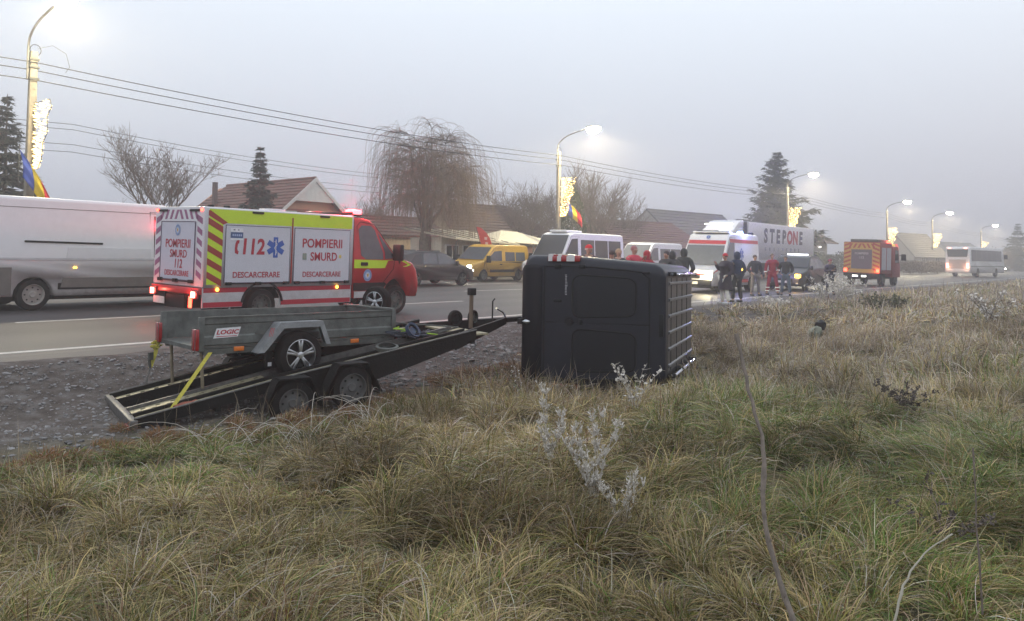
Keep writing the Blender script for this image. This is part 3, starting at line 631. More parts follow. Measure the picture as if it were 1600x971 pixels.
for k in range(6):   # red-white slanted bars on the rear frame
    for s_ in (-1, 1):
        z = .98+.215*k; side_b([(s_*.72, z), (s_*.90, z-.09), (s_*.90, z+.02), (s_*.72, z+.11)] if k < 5 else [(s_*.70, 2.06), (s_*.90, 1.98), (s_*.90, 2.1), (s_*.70, 2.18)], m_purple, 'slanted_bar', .005)
for k in range(4):
    for s_ in (-1, 1):
        y = .10+.19*k; side_b([(s_*y, 2.08), (s_*(y+.08), 2.08), (s_*(y-.02), 2.27), (s_*(y-.10), 2.27)], m_purple, 'slanted_bar', .005)
for s_ in (-1, 1):
    obj('corner_lamp', MB().box(-.02, .0, s_*.87-.03, s_*.87+.03, 2.24, 2.29), m_redon, T)
    bx('roof_marker_lamp', (-.03, .0, s_*.62-.16, s_*.62+.16, 2.235, 2.28), m_black, T)
bx('bumper_beam', (-.05, .10, -.93, .93, .60, .73), m_red, T, .01)
bx('under_frame', (.1, 5.0, -.45, .45, .45, .62), m_black, T)
bx('tow_frame', (-.02, .6, -.35, .35, .30, .56), m_black, T)
for s_ in (-1, 1):
    tl = bx('tail_lamp', (-.09, -.04, s_*.80-.13, s_*.80+.13, .52, .68), m_redlamp, T, .01)
    bx('lit_lens', (-.11, -.088, s_*.80-.07, s_*.80+.05, .54, .66), m_pinkon, tl)
    bx('mud_flap', (.25, .27, s_*.72-.2, s_*.72+.2, .25, .6), m_black, T)
bx('lit_reflector', (-.10, -.06, -.72, -.66, .34, .56), m_redon, T)
bx('number_plate', (-.10, -.085, .30, .72, .36, .50), mat('plate_white', (.62, .62, .58), .4), T)
bx('roof_hatch', (1.6, 2.0, -.75, -.35, ZT, ZT+.05), m_whitebox, T, .015)
for x_ in (.15, .5): bx('roof_lamp', (x_, x_+.08, -.9, -.78, ZT, ZT+.045), m_black, T, .01)
# cab
hwc = body_fn(.95, 1.35, 2.35, .10, (4.9, 5.97, .09))
cab = shell([(3.76, .42), (wf-.50, .42)]+arc(wf, .42, .46, 172, 8)+[(wf+.47, .42), (5.80, .42), (5.92, .55), (5.94, .80), (5.86, 1.08), (5.70, 1.25), (5.10, 1.42), (4.50, 2.10), (4.28, 2.26), (4.0, 2.31), (3.76, 2.31)], hwc, m_red, T, 'cab', .06)
for s_ in (-1, 1):
    side_panel([(3.98, 1.42), (4.12, 1.33), (4.66, 1.33), (4.66, 1.48), (4.42, 2.02), (4.30, 2.12), (4.02, 2.12), (3.92, 2.02)], hwc, s_, m_glass_l, T, 'door_window', .006)
    side_panel([(4.72, 1.34), (5.02, 1.36), (4.98, 1.46), (4.50, 1.98), (4.72, 1.50)], hwc, s_, m_glass_l, T, 'quarter_window', .006)
    outline([(3.90, .60), (4.62, .60), (4.70, .80), (5.0, 1.1), (5.06, 1.42), (4.40, 2.16), (3.98, 2.2), (3.88, 2.1)], hwc, s_, m_gap, T, 'door_seam', .014)
    side_panel([(3.78, 1.12), (4.6, 1.12), (5.45, 1.16), (5.62, 1.20), (5.30, 1.34), (4.7, 1.31), (3.78, 1.32)], hwc, s_, m_lime, T, 'lime_stripe', .005, .01)
    bx('door_handle', (3.97, 4.17, min(s_*.95, s_*.985), max(s_*.95, s_*.985), 1.18, 1.26), m_black, T, .01)
    side_panel([(3.78, .60), (4.66, .60), (4.78, .74), (4.72, .78), (3.78, .78)], hwc, s_, m_black, T, 'rubbing_strip', .012, .02)
    side_panel([(3.80, .43), (4.60, .43), (4.62, .58), (3.80, .58)], hwc, s_, m_whitebox, T, 'sill_stripe', .006, .01)
    mirror_(T, 4.98, s_*1.12, 1.50, s=1.15)
    bx('mirror_arm', (4.93, 4.98, min(s_*.86, s_*1.05), max(s_*.86, s_*1.05), 1.40, 1.46), m_black, T)
    obj('headlamp', MB().box(5.70, 5.88, min(s_*.58, s_*.80), max(s_*.58, s_*.80), .93, 1.14), m_clear, T, bevel=.03)
    bx('fog_lamp', (5.84, 5.93, min(s_*.55, s_*.78), max(s_*.55, s_*.78), .52, .62), m_headw, T, .02)
badge(T, (4.18, .955), .125, nearside(-.962))
screen((5.08, 1.46), (4.52, 2.08), hwc, m_glass, T, 'windscreen', .1)
bx('front_bumper', (5.80, 5.97, -.80, .80, .40, .60), m_black, T, .04)
bx('grille', (5.88, 5.955, -.5, .5, .68, .95), m_black, T, .02)
bx('cab_gap', (3.70, 3.78, -.9, .9, .45, 2.25), m_gap, T)
lb = bx('light_bar', (3.72, 4.0, -.88, .88, ZT, ZT+.09), m_black, T, .02)
bx('beacon', (3.74, 3.98, -.92, -.58, ZT+.04, ZT+.15), m_beacon, lb, .03); bx('beacon', (3.74, 3.98, .5, .93, ZT+.035, ZT+.12), m_redlamp, lb, .03)
for s_ in (-1, 1):
    for x_ in (wr, wf):
        q = wheel(T, x_, s_*.83, .345, .355, .24, s_, 'steel')
    bx('wheel_arch_liner', (wr-.47, wr+.47, min(s_*.55, s_*.70), max(s_*.55, s_*.70), .2, .84), m_gap, T)
    t = MB(); t.lathe([(-.03, .46), (.03, .46), (.03, .50), (-.03, .50), (-.03, .46)], 20, a0=R(8), a1=R(172)); o = obj('wheel_arch_trim', t, m_black, T); o.location = (wr, s_*(W2-.02), .36)
bx('wheel_arch_liner', (wf-.45, wf+.45, -.66, .66, .3, .85), m_gap, T)
lp = bpy.data.lights.new('beacon_light', 'POINT'); lp.color = (1, .06, .08); lp.energy = 240; lp.shadow_soft_size = .12
lo = bpy.data.objects.new('beacon_light', lp); col.objects.link(lo); lo.parent = T; lo.location = (3.88, -.75, ZT+.36)
for s_ in (-1, 1):
    lp = bpy.data.lights.new('tail_lamp_light', 'POINT'); lp.color = (1, .12, .08); lp.energy = 6; lp.shadow_soft_size = .05
    lo = bpy.data.objects.new('tail_lamp_light', lp); col.objects.link(lo); lo.parent = T; lo.location = (-.2, s_*.8, .6)
# ================================================================ overturned van (lying on its right side; local y is up)
V = thing('overturned_van', 'black panel van lying on its right side in the grass, rear doors facing the camera', 'van', (9.41, 7.34, .475), R(22.6)); V.rotation_euler = (R(90), R(.8), R(19.5)); V.scale = (1, 1, 1.22); V.location = (10.2-.334*2.50, 5.45+.943*2.50, .50)
hv = body_fn(1.0, .85, 2.02, .125, (4.5, 5.45, .14))
hv0 = hv; hv = lambda x, z: hv0(x, z)*(1-.018*max(0, (.3-x)/.3)); hv.zc = hv0.zc; hv.xc = hv0.xc+[.3]
vp = [(0, .34)]+[(.02, .33)]+arc(.98, .33, .38, 180, 0)+arc(4.3, .33, .38, 180, 0)+[(5.3, .33), (5.44, .45), (5.42, .8), (5.2, 1.02), (4.5, 1.14), (3.75, 1.85), (3.45, 2.0), (3.0, 2.03), (.10, 2.04), (.0, 1.0)]
vb = shell(vp, hv, m_blackvan, V, 'body', .17, 7)
# underbody, axles, wheels
bx('underbody', (.2, 5.2, -.75, .75, .24, .36), m_gap, V); bx('rear_axle', (.9, 1.06, -.8, .8, .26, .38), m_steel, V); 
t = MB(); t.tube([(.5, .35, .26), (1.6, .35, .24), (2.6, .2, .26), (3.6, .1, .25)], .04, 8); obj('exhaust_pipe', t, m_galvd, V)
for s_ in (-1, 1):
    for x_ in (.98, 4.3): wheel(V, x_, s_*.80, .36, .33, .20, s_, 'steel').scale = (1, 1, 1/1.22)
    side_panel([(2.2, 1.12), (3.2, 1.12), (3.2, 1.65), (2.2, 1.65)], hv, s_, m_glass, V, 'side_window', .004); side_panel([(3.4, 1.12), (4.2, 1.12), (3.8, 1.6), (3.4, 1.68)], hv, s_, m_glass, V, 'door_window', .004)
screen((4.5, 1.18), (3.78, 1.84), hv, m_glass, V, 'windscreen', .1)
xr = lambda z: 0.0 if z <= 1.0 else .10*(z-1.0)/1.04
def onrear(y, z, off=.0): return (xr(z)-off, y, z)
def rearline(pts, m, par, name, wd): t = MB(); t.tube([onrear(y, z, .001) for y, z in pts], wd, 5); return obj(name, t, m, par)
def rearface(poly, off, m, par, name):
    me = bpy.data.meshes.new(name); me.from_pydata([(0, y, z) for y, z in poly], [], [list(range(len(poly)))]); bm = bmesh.new(); bm.from_mesh(me)
    for z_ in (1.0, 1.55): bmesh.ops.bisect_plane(bm, geom=bm.verts[:]+bm.edges[:]+bm.faces[:], plane_co=(0, 0, z_), plane_no=(0, 0, 1))
    for v in bm.verts: v.co.x = xr(v.co.z)-off
    bm.to_mesh(me); bm.free(); o = obj(name, me, m, par); s_ = o.modifiers.new('solid', 'SOLIDIFY'); s_.thickness = .006; s_.offset = 0; return o
def rrect(y0, y1, z0, z1, r, tap=0.):
    o_ = []
    for cy_, cz_, a0 in ((y1-r, z1-r, 0), (y0+r, z1-r, 90), (y0+r, z0+r, 180), (y1-r, z0+r, 270)):
        for k in range(5): a = R(a0+k*22.5); o_.append((cy_+r*math.cos(a)-(tap*(cz_-z0) if cy_ > (y0+y1)/2 else -tap*(cz_-z0)), cz_+r*math.sin(a)))
    return o_+[o_[0]]
for s_ in (1, -1):
    # each door: a slightly proud leaf, a pressed blind window and its seams
    y0, y1 = (.012, .86) if s_ > 0 else (-.86, -.012)
    t = MB(); poly = [(y0, .62), (y1, .62), (y1, 1.2), (y1-s_*0 if s_ > 0 else y1, 1.88), (y0 if s_ > 0 else y0, 1.88)]
    poly = [(.012*s_, .60), (.82*s_, .60), (.81*s_, 1.2), (.75*s_, 1.74), (.66*s_, 1.83), (.012*s_, 1.85)]
    dr = rearface(poly, .010, m_blackvan, V, 'rear_door')
    o_ = rrect(.08, .71, .94, 1.70, .11, .06); o_ = [(s_*a, b_) for a, b_ in o_]
    wn = rearface(o_[:-1], .016, mat('painted_window_blank', (.006, .007, .011), .28, var=.1, spec=.4), dr, 'window_panel')
    t = MB(); t.tube([onrear(y, z, .016) for y, z in o_], .013, 5, False); obj('window_seal', t, m_gap, dr)
    for zz in (.75, 1.05, 1.82): o = bx('hinge', (xr(zz)-.035, xr(zz)+.01, min(s_*(.80-.07*(zz > 1.5)), s_*(.86-.09*(zz > 1.5))), max(s_*(.80-.07*(zz > 1.5)), s_*(.86-.09*(zz > 1.5))), zz-.04, zz+.04), m_black, dr, .008)
rearline([(0, .6), (0, 1.85)], m_gap, V, 'door_gap', .009)
rearline([(-.83, .58), (.83, .58)], m_gap, V, 'door_gap', .008)
rearline([(.83, .6), (.82, 1.2), (.765, 1.76), (.67, 1.85), (-.67, 1.85), (-.765, 1.76), (-.82, 1.2), (-.83, .6)], m_gap, V, 'door_gap', .013)
t = MB(); t.lathe([(0, .001), (-.02, .03), (-.02, .055), (0, .065)], 16, 'x', (.0, .03, .90)); t.box(-.045, -.005, -.04, .045, .88, .93); obj('door_handle', t, m_black, V)
bx('rear_latch', (-.03, 0, .30, .345, .70, .80), m_gap, V, .01)
bx('wiper_stub', (-.03, .03, -.02, .06, 1.02, 1.06), m_black, V, .01)
bmp = bx('rear_bumper', (-.06, .12, -.86, .86, .29, .56), mat('bumper_plastic', (.008, .008, .011), .6, spec=.15), V, .08)
bx('tow_bar', (-.24, .1, -.03, .05, .30, .36), m_steel, V, .01)
t = MB(); t.lathe([(.36, .001), (.40, .028), (.42, .03), (.45, .02), (.465, .001)], 12, 'z', (-.24, .01, 0)); obj('tow_ball', t, m_silver, V)
for s_ in (-1, 1):
    tl = side_panel([(.03, .62), (.13, .62), (.13, 1.02), (.03, 1.02)], hv, s_, m_redlamp, V, 'tail_lamp', .02, .05)
    for k, (z0, z1) in enumerate([(.62, .68), (.74, .79), (.86, .95)]): side_panel([(.025, z0), (.135, z0), (.135, z1), (.025, z1)], hv, s_, mat('tail_lamp_clear', (.60, .58, .58), .25, coat=.5), tl, 'clear_band', .026, .06)
    # part of the lamp wrapping on to the rear face
    b_ = bx('tail_lamp_rear', (-.02, .05, min(s_*.90, s_*.975), max(s_*.90, s_*.975), .62, 1.02), m_redlamp, V, .01)
    for z0, z1 in ((.63, .68), (.74, .79), (.86, .96)): bx('clear_band', (-.026, .0, min(s_*.903, s_*.979), max(s_*.903, s_*.979), z0, z1), mat('tail_lamp_clear', (.60, .58, .58), .25, coat=.5), b_)
bx('high_brake_lamp', (.07, .16, -.16, .16, 1.965, 2.02), m_black, V, .01)
# scuffs down the door
t = MB()
for k in range(14): a = .70-.022*k; t.box(-.0155, -.0135, a-.009*random.random()-.004, a+.006, .84+.006*random.random(), .862+.012*random.random())
obj('paint_scuff', t, mat('pale_scuff', (.30, .30, .31), .8), V)
# roof: pressed ribs, rails, carrier bars
for k in range(6):
    y = -.60+.24*k; t = MB(); t.prism([(y-.035, 2.028), (y-.014, 2.062), (y+.014, 2.062), (y+.035, 2.028)], .35, 3.05, 'x'); obj('roof_rib', t, mat('roof_rib_sheen', (.16, .16, .17), .38, .5, var=.3), V)  # sky sheen on the ribs put into their lighter colour
bx('roof_panel', (.30, 3.1, -.68, .68, 2.032, 2.042), mat('dull_roof_paint', (.075, .068, .064), .42, .3, var=.35, scale=9), V)
for x_ in (.6, 1.2, 1.8, 2.4): bx('roof_seam', (x_, x_+.025, -.68, .68, 2.034, 2.049), mat('roof_seam_paint', (.03, .03, .032), .4), V)
for s_ in (-1, 1):
    t = MB(); t.tube([(.35, s_*.74, 2.08), (.5, s_*.74, 2.11), (2.9, s_*.74, 2.11), (3.05, s_*.74, 2.08)], .022, 8); rl = obj('roof_rail', t, m_chrome, V, smooth=True)
    for x_ in (.42, 1.3, 2.1, 2.95): bx('rail_bracket', (x_-.04, x_+.04, s_*.74-.03, s_*.74+.03, 1.98, 2.13), m_black, rl, .01)
t = MB(); t.tube([(.30, -.93, 2.30), (3.0, -.93, 2.30)], .035, 10); rb_ = obj('side_tube', t, m_chrome, V, smooth=True)
for x_ in (.6, 1.7, 2.8): bx('tube_bracket', (x_-.03, x_+.03, -.95, -.86, 2.0, 2.3), m_black, rb_)
bx('left_wing_panel', (4.0, 5.2, .86, .9, .7, 1.0), m_blackvan, V)
# ================================================================ car transporter trailer
TR = thing('car_transporter', 'empty black twin-axle car transporter trailer, tail down in the ditch', 'trailer', (4.30, 8.77, 0), R(-16))
def bz(x): return -.45+.20*x if x < 1.6 else -.13+.17*(x-1.6)
def plate(x0, x1, y0, y1, m, par, name):
    """perforated tread plate: a real grid of holes"""
    t = MB(); nxp = int((x1-x0)/.055); rows = 5; 
    xs_ = [x0+(x1-x0)*i/nxp for i in range(nxp+1)]; ys_ = [y0+(y1-y0)*j/rows for j in range(rows+1)]
    t.v = [(x, y, bz(x)) for x in xs_ for y in ys_]
    for i in range(nxp):
        for j in range(rows):
            if j in (1, 3) and i % 3 == (1 if j == 1 else 2): continue
            a = i*(rows+1)+j; t.f.append((a, a+rows+1, a+rows+2, a+1))
    o = obj(name, t, m, par); s_ = o.modifiers.new('solid', 'SOLIDIFY'); s_.thickness = .006; return o
BL = 4.45
plate(.06, BL, .10, .36, m_tread, TR, 'tread_plate'); plate(.06, 1.6, .50, .74, m_tread, TR, 'tread_plate'); plate(.06, BL, 1.44, 1.72, m_tread, TR, 'tread_plate')
def rail(y, name, h0=.0, h1=.06, d=.10, x0=0, x1=BL, m=m_steel, th=.035):
    t = MB(); k = 14
    for i in range(k):
        a = x0+(x1-x0)*i/k; c = x0+(x1-x0)*(i+1)/k
        t.add([(a, y-th/2, bz(a)-d), (c, y-th/2, bz(c)-d), (c, y+th/2, bz(c)-d), (a, y+th/2, bz(a)-d), (a, y-th/2, bz(a)+h1), (c, y-th/2, bz(c)+h1), (c, y+th/2, bz(c)+h1), (a, y+th/2, bz(a)+h1)], [(0, 1, 2, 3), (4, 5, 6, 7), (0, 1, 5, 4), (3, 2, 6, 7)]+([(0, 3, 7, 4)] if i == 0 else [])+([(1, 2, 6, 5)] if i == k-1 else []))
    return obj(name, t, m, TR)
for y in (.07, 1.76): rail(y, 'side_rail', d=.075); 
for y, sg in ((.045, 1), (1.785, 1)):
    t = MB(); t.tube([(0, y, bz(0)+.062)]+[(x, y, bz(x)+.062) for x in (1.6, BL)], .011, 5); obj('rail_edge', t, m_rail, TR)
for y in (.39, .77, 1.40): rail(y, 'inner_beam', h1=.045, d=.12, m=m_rail if y == .77 else m_steel)
for x_ in (.35, .9, 1.5, 2.1, 2.7, 3.3, 3.9, 4.4): bx('cross_member', (x_-.03, x_+.03, .05, 1.78, bz(x_)-.13, bz(x_)-.05), m_steel, TR)
tb = bx('tail_board', (-.05, .03, .02, 1.81, bz(0)-.10, bz(0)+.045), m_rail, TR, .008)
for y in (.05, 1.62): bx('tail_lamp', (-.075, -.05, y, y+.16, bz(0)-.09, bz(0)-.01), m_redlamp, TR, .005)
sk = MB()
for i in range(10):
    a = 1.5+i*.295; c = a+.295; lo_ = lambda x: bz(x)-.07-.29*max(0, 1-max(0, (x-1.9)/2.55))**.75*min(1, (x-1.2)/.7)
    sk.add([(a, .05, lo_(a)), (c, .05, lo_(c)), (c, .05, bz(c)), (a, .05, bz(a)), (a, .085, lo_(a)), (c, .085, lo_(c)), (c, .085, bz(c)), (a, .085, bz(a))], [(0, 1, 2, 3), (4, 5, 6, 7), (0, 1, 5, 4), (3, 2, 6, 7)])
obj('side_skirt', sk, m_steel, TR)
def fender(xc, zc, y, r=.34, name='mudguard', m=m_steel, wd=.24):
    pts = [(xc+r*1.25, zc-.08), (xc+r*.62, zc+r*.96), (xc-r*.62, zc+r*.96), (xc-r*1.25, zc-.08)]; t = MB()
    for i in range(3):
        a, c = pts[i], pts[i+1]; d = Vector((c[0]-a[0], c[1]-a[1])).normalized(); nrm = Vector((-d.y, d.x))*-.018
        t.add([(a[0], y, a[1]), (c[0], y, c[1]), (c[0], y+wd, c[1]), (a[0], y+wd, a[1]), (a[0]+nrm.x, y, a[1]+nrm.y), (c[0]+nrm.x, y, c[1]+nrm.y), (c[0]+nrm.x, y+wd, c[1]+nrm.y), (a[0]+nrm.x, y+wd, a[1]+nrm.y)], [(0, 1, 2, 3), (4, 5, 6, 7), (0, 1, 5, 4), (3, 2, 6, 7), (0, 3, 7, 4), (1, 2, 6, 5)])
    return obj(name, t, m, TR)
for x_ in (1.72, 2.48):
    zc = bz(x_)-.235
    for y, s_ in ((-.10, -1), (1.94, 1)):
        q = wheel(TR, x_, y, zc, .275, .17, s_, 'steel', mat('dull_dark_rim', (.10, .10, .10), .6, .3)); fender(x_, zc, y-.11, .305, wd=.22)
    bx('axle', (x_-.03, x_+.03, -.05, 1.9, zc-.03, zc+.03), m_steel, TR)
# drawbar: two converging arms to the coupling
EX, EY, EZ = 5.85, .92, .43
for y in (.12, 1.70):
    t = MB(); t.add([(BL-.3, y-.03, bz(BL)-.22), (BL-.3, y-.03, bz(BL)+.0), (BL-.3, y+.03, bz(BL)+.0), (BL-.3, y+.03, bz(BL)-.22), (EX-.3, EY-.03, EZ-.05), (EX-.3, EY-.03, EZ+.05), (EX-.3, EY+.03, EZ+.05), (EX-.3, EY+.03, EZ-.05)], [(0, 1, 2, 3), (4, 5, 6, 7), (0, 4, 5, 1), (1, 5, 6, 2), (2, 6, 7, 3), (3, 7, 4, 0)]); obj('drawbar_arm', t, m_steel, TR)
t = MB(); t.tube([(EX-.5, EY, EZ), (EX, EY, EZ+.02)], .04, 8); cpl = obj('coupling', t, m_steel, TR); t = MB(); t.tube([(EX-.3, EY, EZ+.05), (EX-.35, EY, EZ+.13), (EX-.48, EY, EZ+.2)], .013, 6); obj('brake_lever', t, m_silver, cpl)
bx('front_deck', (BL-.1, BL+.25, .12, 1.70, bz(BL)-.03, bz(BL)-.005), m_tread, TR)
t = MB(); t.tube([(4.95, 1.0, .33), (4.95, 1.0, .90)], .033, 8); ps = obj('winch_post', t, m_wood, TR); bx('post_bracket', (4.90, 5.01, .95, 1.05, .84, .95), m_black, ps, .01)
t = MB(); t.tube([(EX-.62, EY-.1, EZ-.1), (EX-.62, EY-.1, EZ+.32), (EX-.58, EY-.1, EZ+.36)], .012, 6); obj('jockey_stand', t, m_steel, TR)
t = MB(); t.tube([(BL-.6, .1, bz(BL)+.04), (BL+.0, .55, bz(BL)+.05), (BL-1.0, 1.5, bz(BL)+.09)], .012, 6); obj('deck_brace', t, m_galvd, TR)
def trw(x, y, z): return TR.matrix_basis @ Vector((x, y, z))
TR.matrix_basis = Matrix.Translation((4.30, 8.77, 0)) @ Matrix.Rotation(R(-16), 4, 'Z') @ Matrix.Rotation(R(1), 4, 'X')
for i_, (x, y, lab) in enumerate([(4.76, 1.16, 'small black wheel lying tilted at the front of the transporter, left of the post'), (5.05, 1.10, 'small grey wheel lying at the front of the transporter, right of the post')]):
    p = trw(x, y, .475); o = thing('small_wheel', lab, 'wheel', p, R(-10+25*i_), 'small wheels carried at the front of the transporter'); wheel(o, 0, 0, 0, .125, .08, -1, 'steel', m_black if not i_ else m_galvd, name='tyre')
# clutter lying on the deck
p = trw(3.75, .75, bz(3.75)+.02)
t = MB()
for k in range(26):
    a = random.random()*6.28; pts = [Vector((random.gauss(0, .16), random.gauss(0, .1), random.uniform(.0, .10))) for _ in range(3)]; t.tube(pts, random.uniform(.008, .02), 5)
o = obj('rope_heap', t, mat('dark_tarp_cloth', (.04, .045, .06), .9, var=.5), smooth=True); o.location = p; tag(o, 'dark heap of ropes and cloth on the transporter deck', 'rope')
t = MB(); t.tube([(0, 0, .09), (.15, -.05, .1), (.3, -.08, .06), (.55, -.2, .02)], .010, 5); t.tube([(.05, .1, .14), (-.1, .05, .13), (.1, -.1, .11), (.28, .02, .08)], .011, 5); o = obj('lime_strap', t, mat('lime_webbing', (.35, .55, .05), .8)); o.location = p+Vector((-.12, .05, .01)); tag(o, 'bright green strap lying over the rope heap on the deck', 'strap')
t = MB(); t.lathe([(-.02, .09), (-.03, .12), (.03, .12), (.02, .09)], 16, 'z'); t.lathe([(-.01, .001), (.0, .06)], 12, 'z'); o = obj('blue_reel', t, mat('scuffed_blue_plastic', (.03, .045, .09), .5)); o.location = p+Vector((-.05, -.12, .12)); o.rotation_euler = (R(55), R(10), 0); tag(o, 'small blue reel leaning on the rope heap', 'reel')
t = MB(); t.lathe([(-.03, .10), (-.03, .15), (.02, .16), (.03, .12)], 18, 'z'); o = obj('grey_hub', t, m_galvd); o.location = trw(3.2, .35, bz(3.2)+.05); o.rotation_euler = (R(8), R(-6), 0); tag(o, 'flat grey hubcap lying under the front of the small trailer', 'hubcap')
# ================================================================ utility trailer standing on the transporter
U = thing('utility_trailer', 'galvanised box trailer with alloy wheels standing on the black transporter', 'trailer', (5.22, 9.10, .31), R(-9))
UL, UW, UH = 2.80, 1.32, .36
def sheet(name, a, c, y, par=U, z0=0, z1=UH, fold=True, m=m_galv):
    t = MB(); yy = [0, .022, .022, 0] if fold else [0, 0, 0, 0]; zz = [z0, z0+.13*(z1-z0)/UH, z0+.24*(z1-z0)/UH, z0+.30*(z1-z0)/UH]
    prof = [(y, z0), (y-.014, z0+.02), (y-.014, z0+.11), (y, z0+.13), (y, z1-.10), (y-.012, z1-.085), (y-.012, z1-.03), (y-.02, z1), (y+.025, z1), (y+.025, z0)]
    t.prism([(q[0], q[1]) for q in prof], a, c, 'x'); return obj(name, t, m, par)
nsp = sheet('side_panel', 0, UL, 0)
o = sheet('side_panel', 0, UL, 0); o.location = (0, UW, 0); o.scale = (1, -1, 1)
t = MB().box(UL-.03, UL, .0, UW, 0, UH); obj('front_panel', t, m_galv, U); bx('front_panel_lip', (UL-.05, UL+.02, -.02, UW+.02, UH-.005, UH+.025), m_galv, U, .005)
bx('corner_post', (UL-.04, UL+.025, -.03, .03, -.02, UH+.01), m_galv, U, .006); bx('corner_post', (-.02, .05, -.03, .03, -.06, UH), m_galv, U, .006); bx('corner_post', (-.02, .05, UW-.03, UW+.03, -.06, UH), m_galv, U, .006)
bx('floor', (0, UL, .0, UW, -.03, -.004), m_galvd, U); bx('floor_edge', (-.03, .0, .0, UW, -.05, .0), m_galv, U)
bx('side_rail', (.05, UL, -.02, .04, -.10, -.035), m_galvd, U); bx('side_rail', (.05, UL, UW-.04, UW+.02, -.10, -.035), m_galvd, U)
for x_ in (.4, 1.2, 2.0, 2.6): bx('floor_joist', (x_, x_+.05, 0, UW, -.09, -.03), m_steel, U)
text('LOGIC', .075, m_crim, U, (.335, -.019, .165), ROT_NEAR, .03, 1.25, 'sticker_lettering', .25)
t = MB(); t.prism([(.16, .095), (.47, .105), (.51, .225), (.20, .215)], -.017, -.0142, 'y'); obj('sticker', t, mat('sticker_white', (.68, .68, .7), .5), U)
bx('sticker_underline', (.20, .46, -.019, -.0172, .112, .120), m_crim, U); bx('small_label', (.70, .86, -.018, -.0145, .12, .15), m_galvd, U)
for x_ in (.42, 2.08): bx('amber_reflector', (x_, x_+.13, -.035, -.02, -.075, -.02), m_amberoff, U, .004)
ux = 1.24
def flat_fender(y):
    pts = [(ux-.60, -.10), (ux-.30, .27), (ux+.30, .27), (ux+.42, -.04)]; t = MB(); wd = .20
    for i in range(3):
        a, c = pts[i], pts[i+1]; d = Vector((c[0]-a[0], c[1]-a[1])).normalized(); nrm = Vector((-d.y, d.x))*-.005
        t.add([(a[0], y, a[1]), (c[0], y, c[1]), (c[0], y+wd, c[1]), (a[0], y+wd, a[1]), (a[0]+nrm.x, y, a[1]+nrm.y), (c[0]+nrm.x, y, c[1]+nrm.y), (c[0]+nrm.x, y+wd, c[1]+nrm.y), (a[0]+nrm.x, y+wd, a[1]+nrm.y)], [(0, 1, 2, 3), (4, 5, 6, 7), (0, 1, 5, 4), (3, 2, 6, 7), (0, 3, 7, 4), (1, 2, 6, 5)])
    # outer lip
    t.add([(a[0], y, a[1]) for a in pts]+[(pts[0][0]+.09, y-.001, pts[0][1]), (pts[1][0]+.05, y-.001, pts[1][1]-.075), (pts[2][0]-.04, y-.001, pts[2][1]-.075), (pts[3][0]-.07, y-.001, pts[3][1])], [(0, 1, 5, 4), (1, 2, 6, 5), (2, 3, 7, 6)])
    return obj('mudguard', t, mat('dull_mudguard_zinc', (.25, .26, .27), .5, .4, var=.3), U)
fg = flat_fender(-.235); fg2 = flat_fender(UW+.035)
for k in range(3): 
    t = MB(); t.prism([(ux-.46+.022*k, .10), (ux-.455+.022*k, .10), (ux-.425+.02*k, .21), (ux-.432+.02*k, .21)], -.2375, -.236, 'y'); obj('red_scratch', t, mat('red_crayon', (.5, .06, .06), .8), fg)
for y, s_ in ((-.13, -1), (UW+.13, 1)): wheel(U, ux, y, -.165, .315, .19, s_, 'alloy')
bx('axle', (ux-.03, ux+.03, -.1, UW+.1, -.2, -.14), m_steel, U)
for y in (-.05, UW-.07):
    tl = bx('tail_lamp', (-.075, -.02, y, y+.12, -.045, .215), m_redlamp, U, .012); t = MB(); t.tube([(-.085, y-.03, -.05), (-.085, y-.03, .235), (-.085, y+.10, .235)], .004, 4); obj('lamp_guard', t, m_galvd, tl)
for y, dz in ((.10, -.52), (UW-.18, -.62)):
    t = MB(); t.tube([(.06, y, -.05), (.09, y, dz)], .021, 8); obj('prop_leg', t, m_galvpost, U)
bx('bracket', (.85, .93, -.03, .03, -.33, -.10), m_steel, U); bx('bracket_label', (.87, .92, -.034, -.031, -.30, -.25), mat('sticker_white', (.68, .68, .7), .5), U); bx('bracket_label', (.985, 1.03, -.045, -.04, -.14, -.09), mat('sticker_white', (.68, .68, .7), .5), U)
for y, s_ in ((.12, 1), (UW-.12, -1)):
    t = MB(); t.tube([(UL-.1, y, -.06), (UL+.75, UW/2, -.02)], .028, 6); obj('drawbar_arm', t, m_galvd, U)
t = MB(); t.tube([(UL+.7, UW/2, -.02), (UL+.95, UW/2, -.01)], .035, 8); obj('coupling', t, m_galvd, U)
U.matrix_basis = Matrix.Translation((5.22, 9.10, .31)) @ Matrix.Rotation(R(-9), 4, 'Z')
# spare wheel carried upright on a bracket in front of the box
sp_ = wheel(U, 2.99, .75, .44, .235, .16, -1, 'alloy', name='spare_wheel'); sp_.rotation_euler = (0, 0, R(-66))
bx('spare_wheel_bracket', (2.80, 3.1, .80, .84, -.05, .40), m_galvd, U)
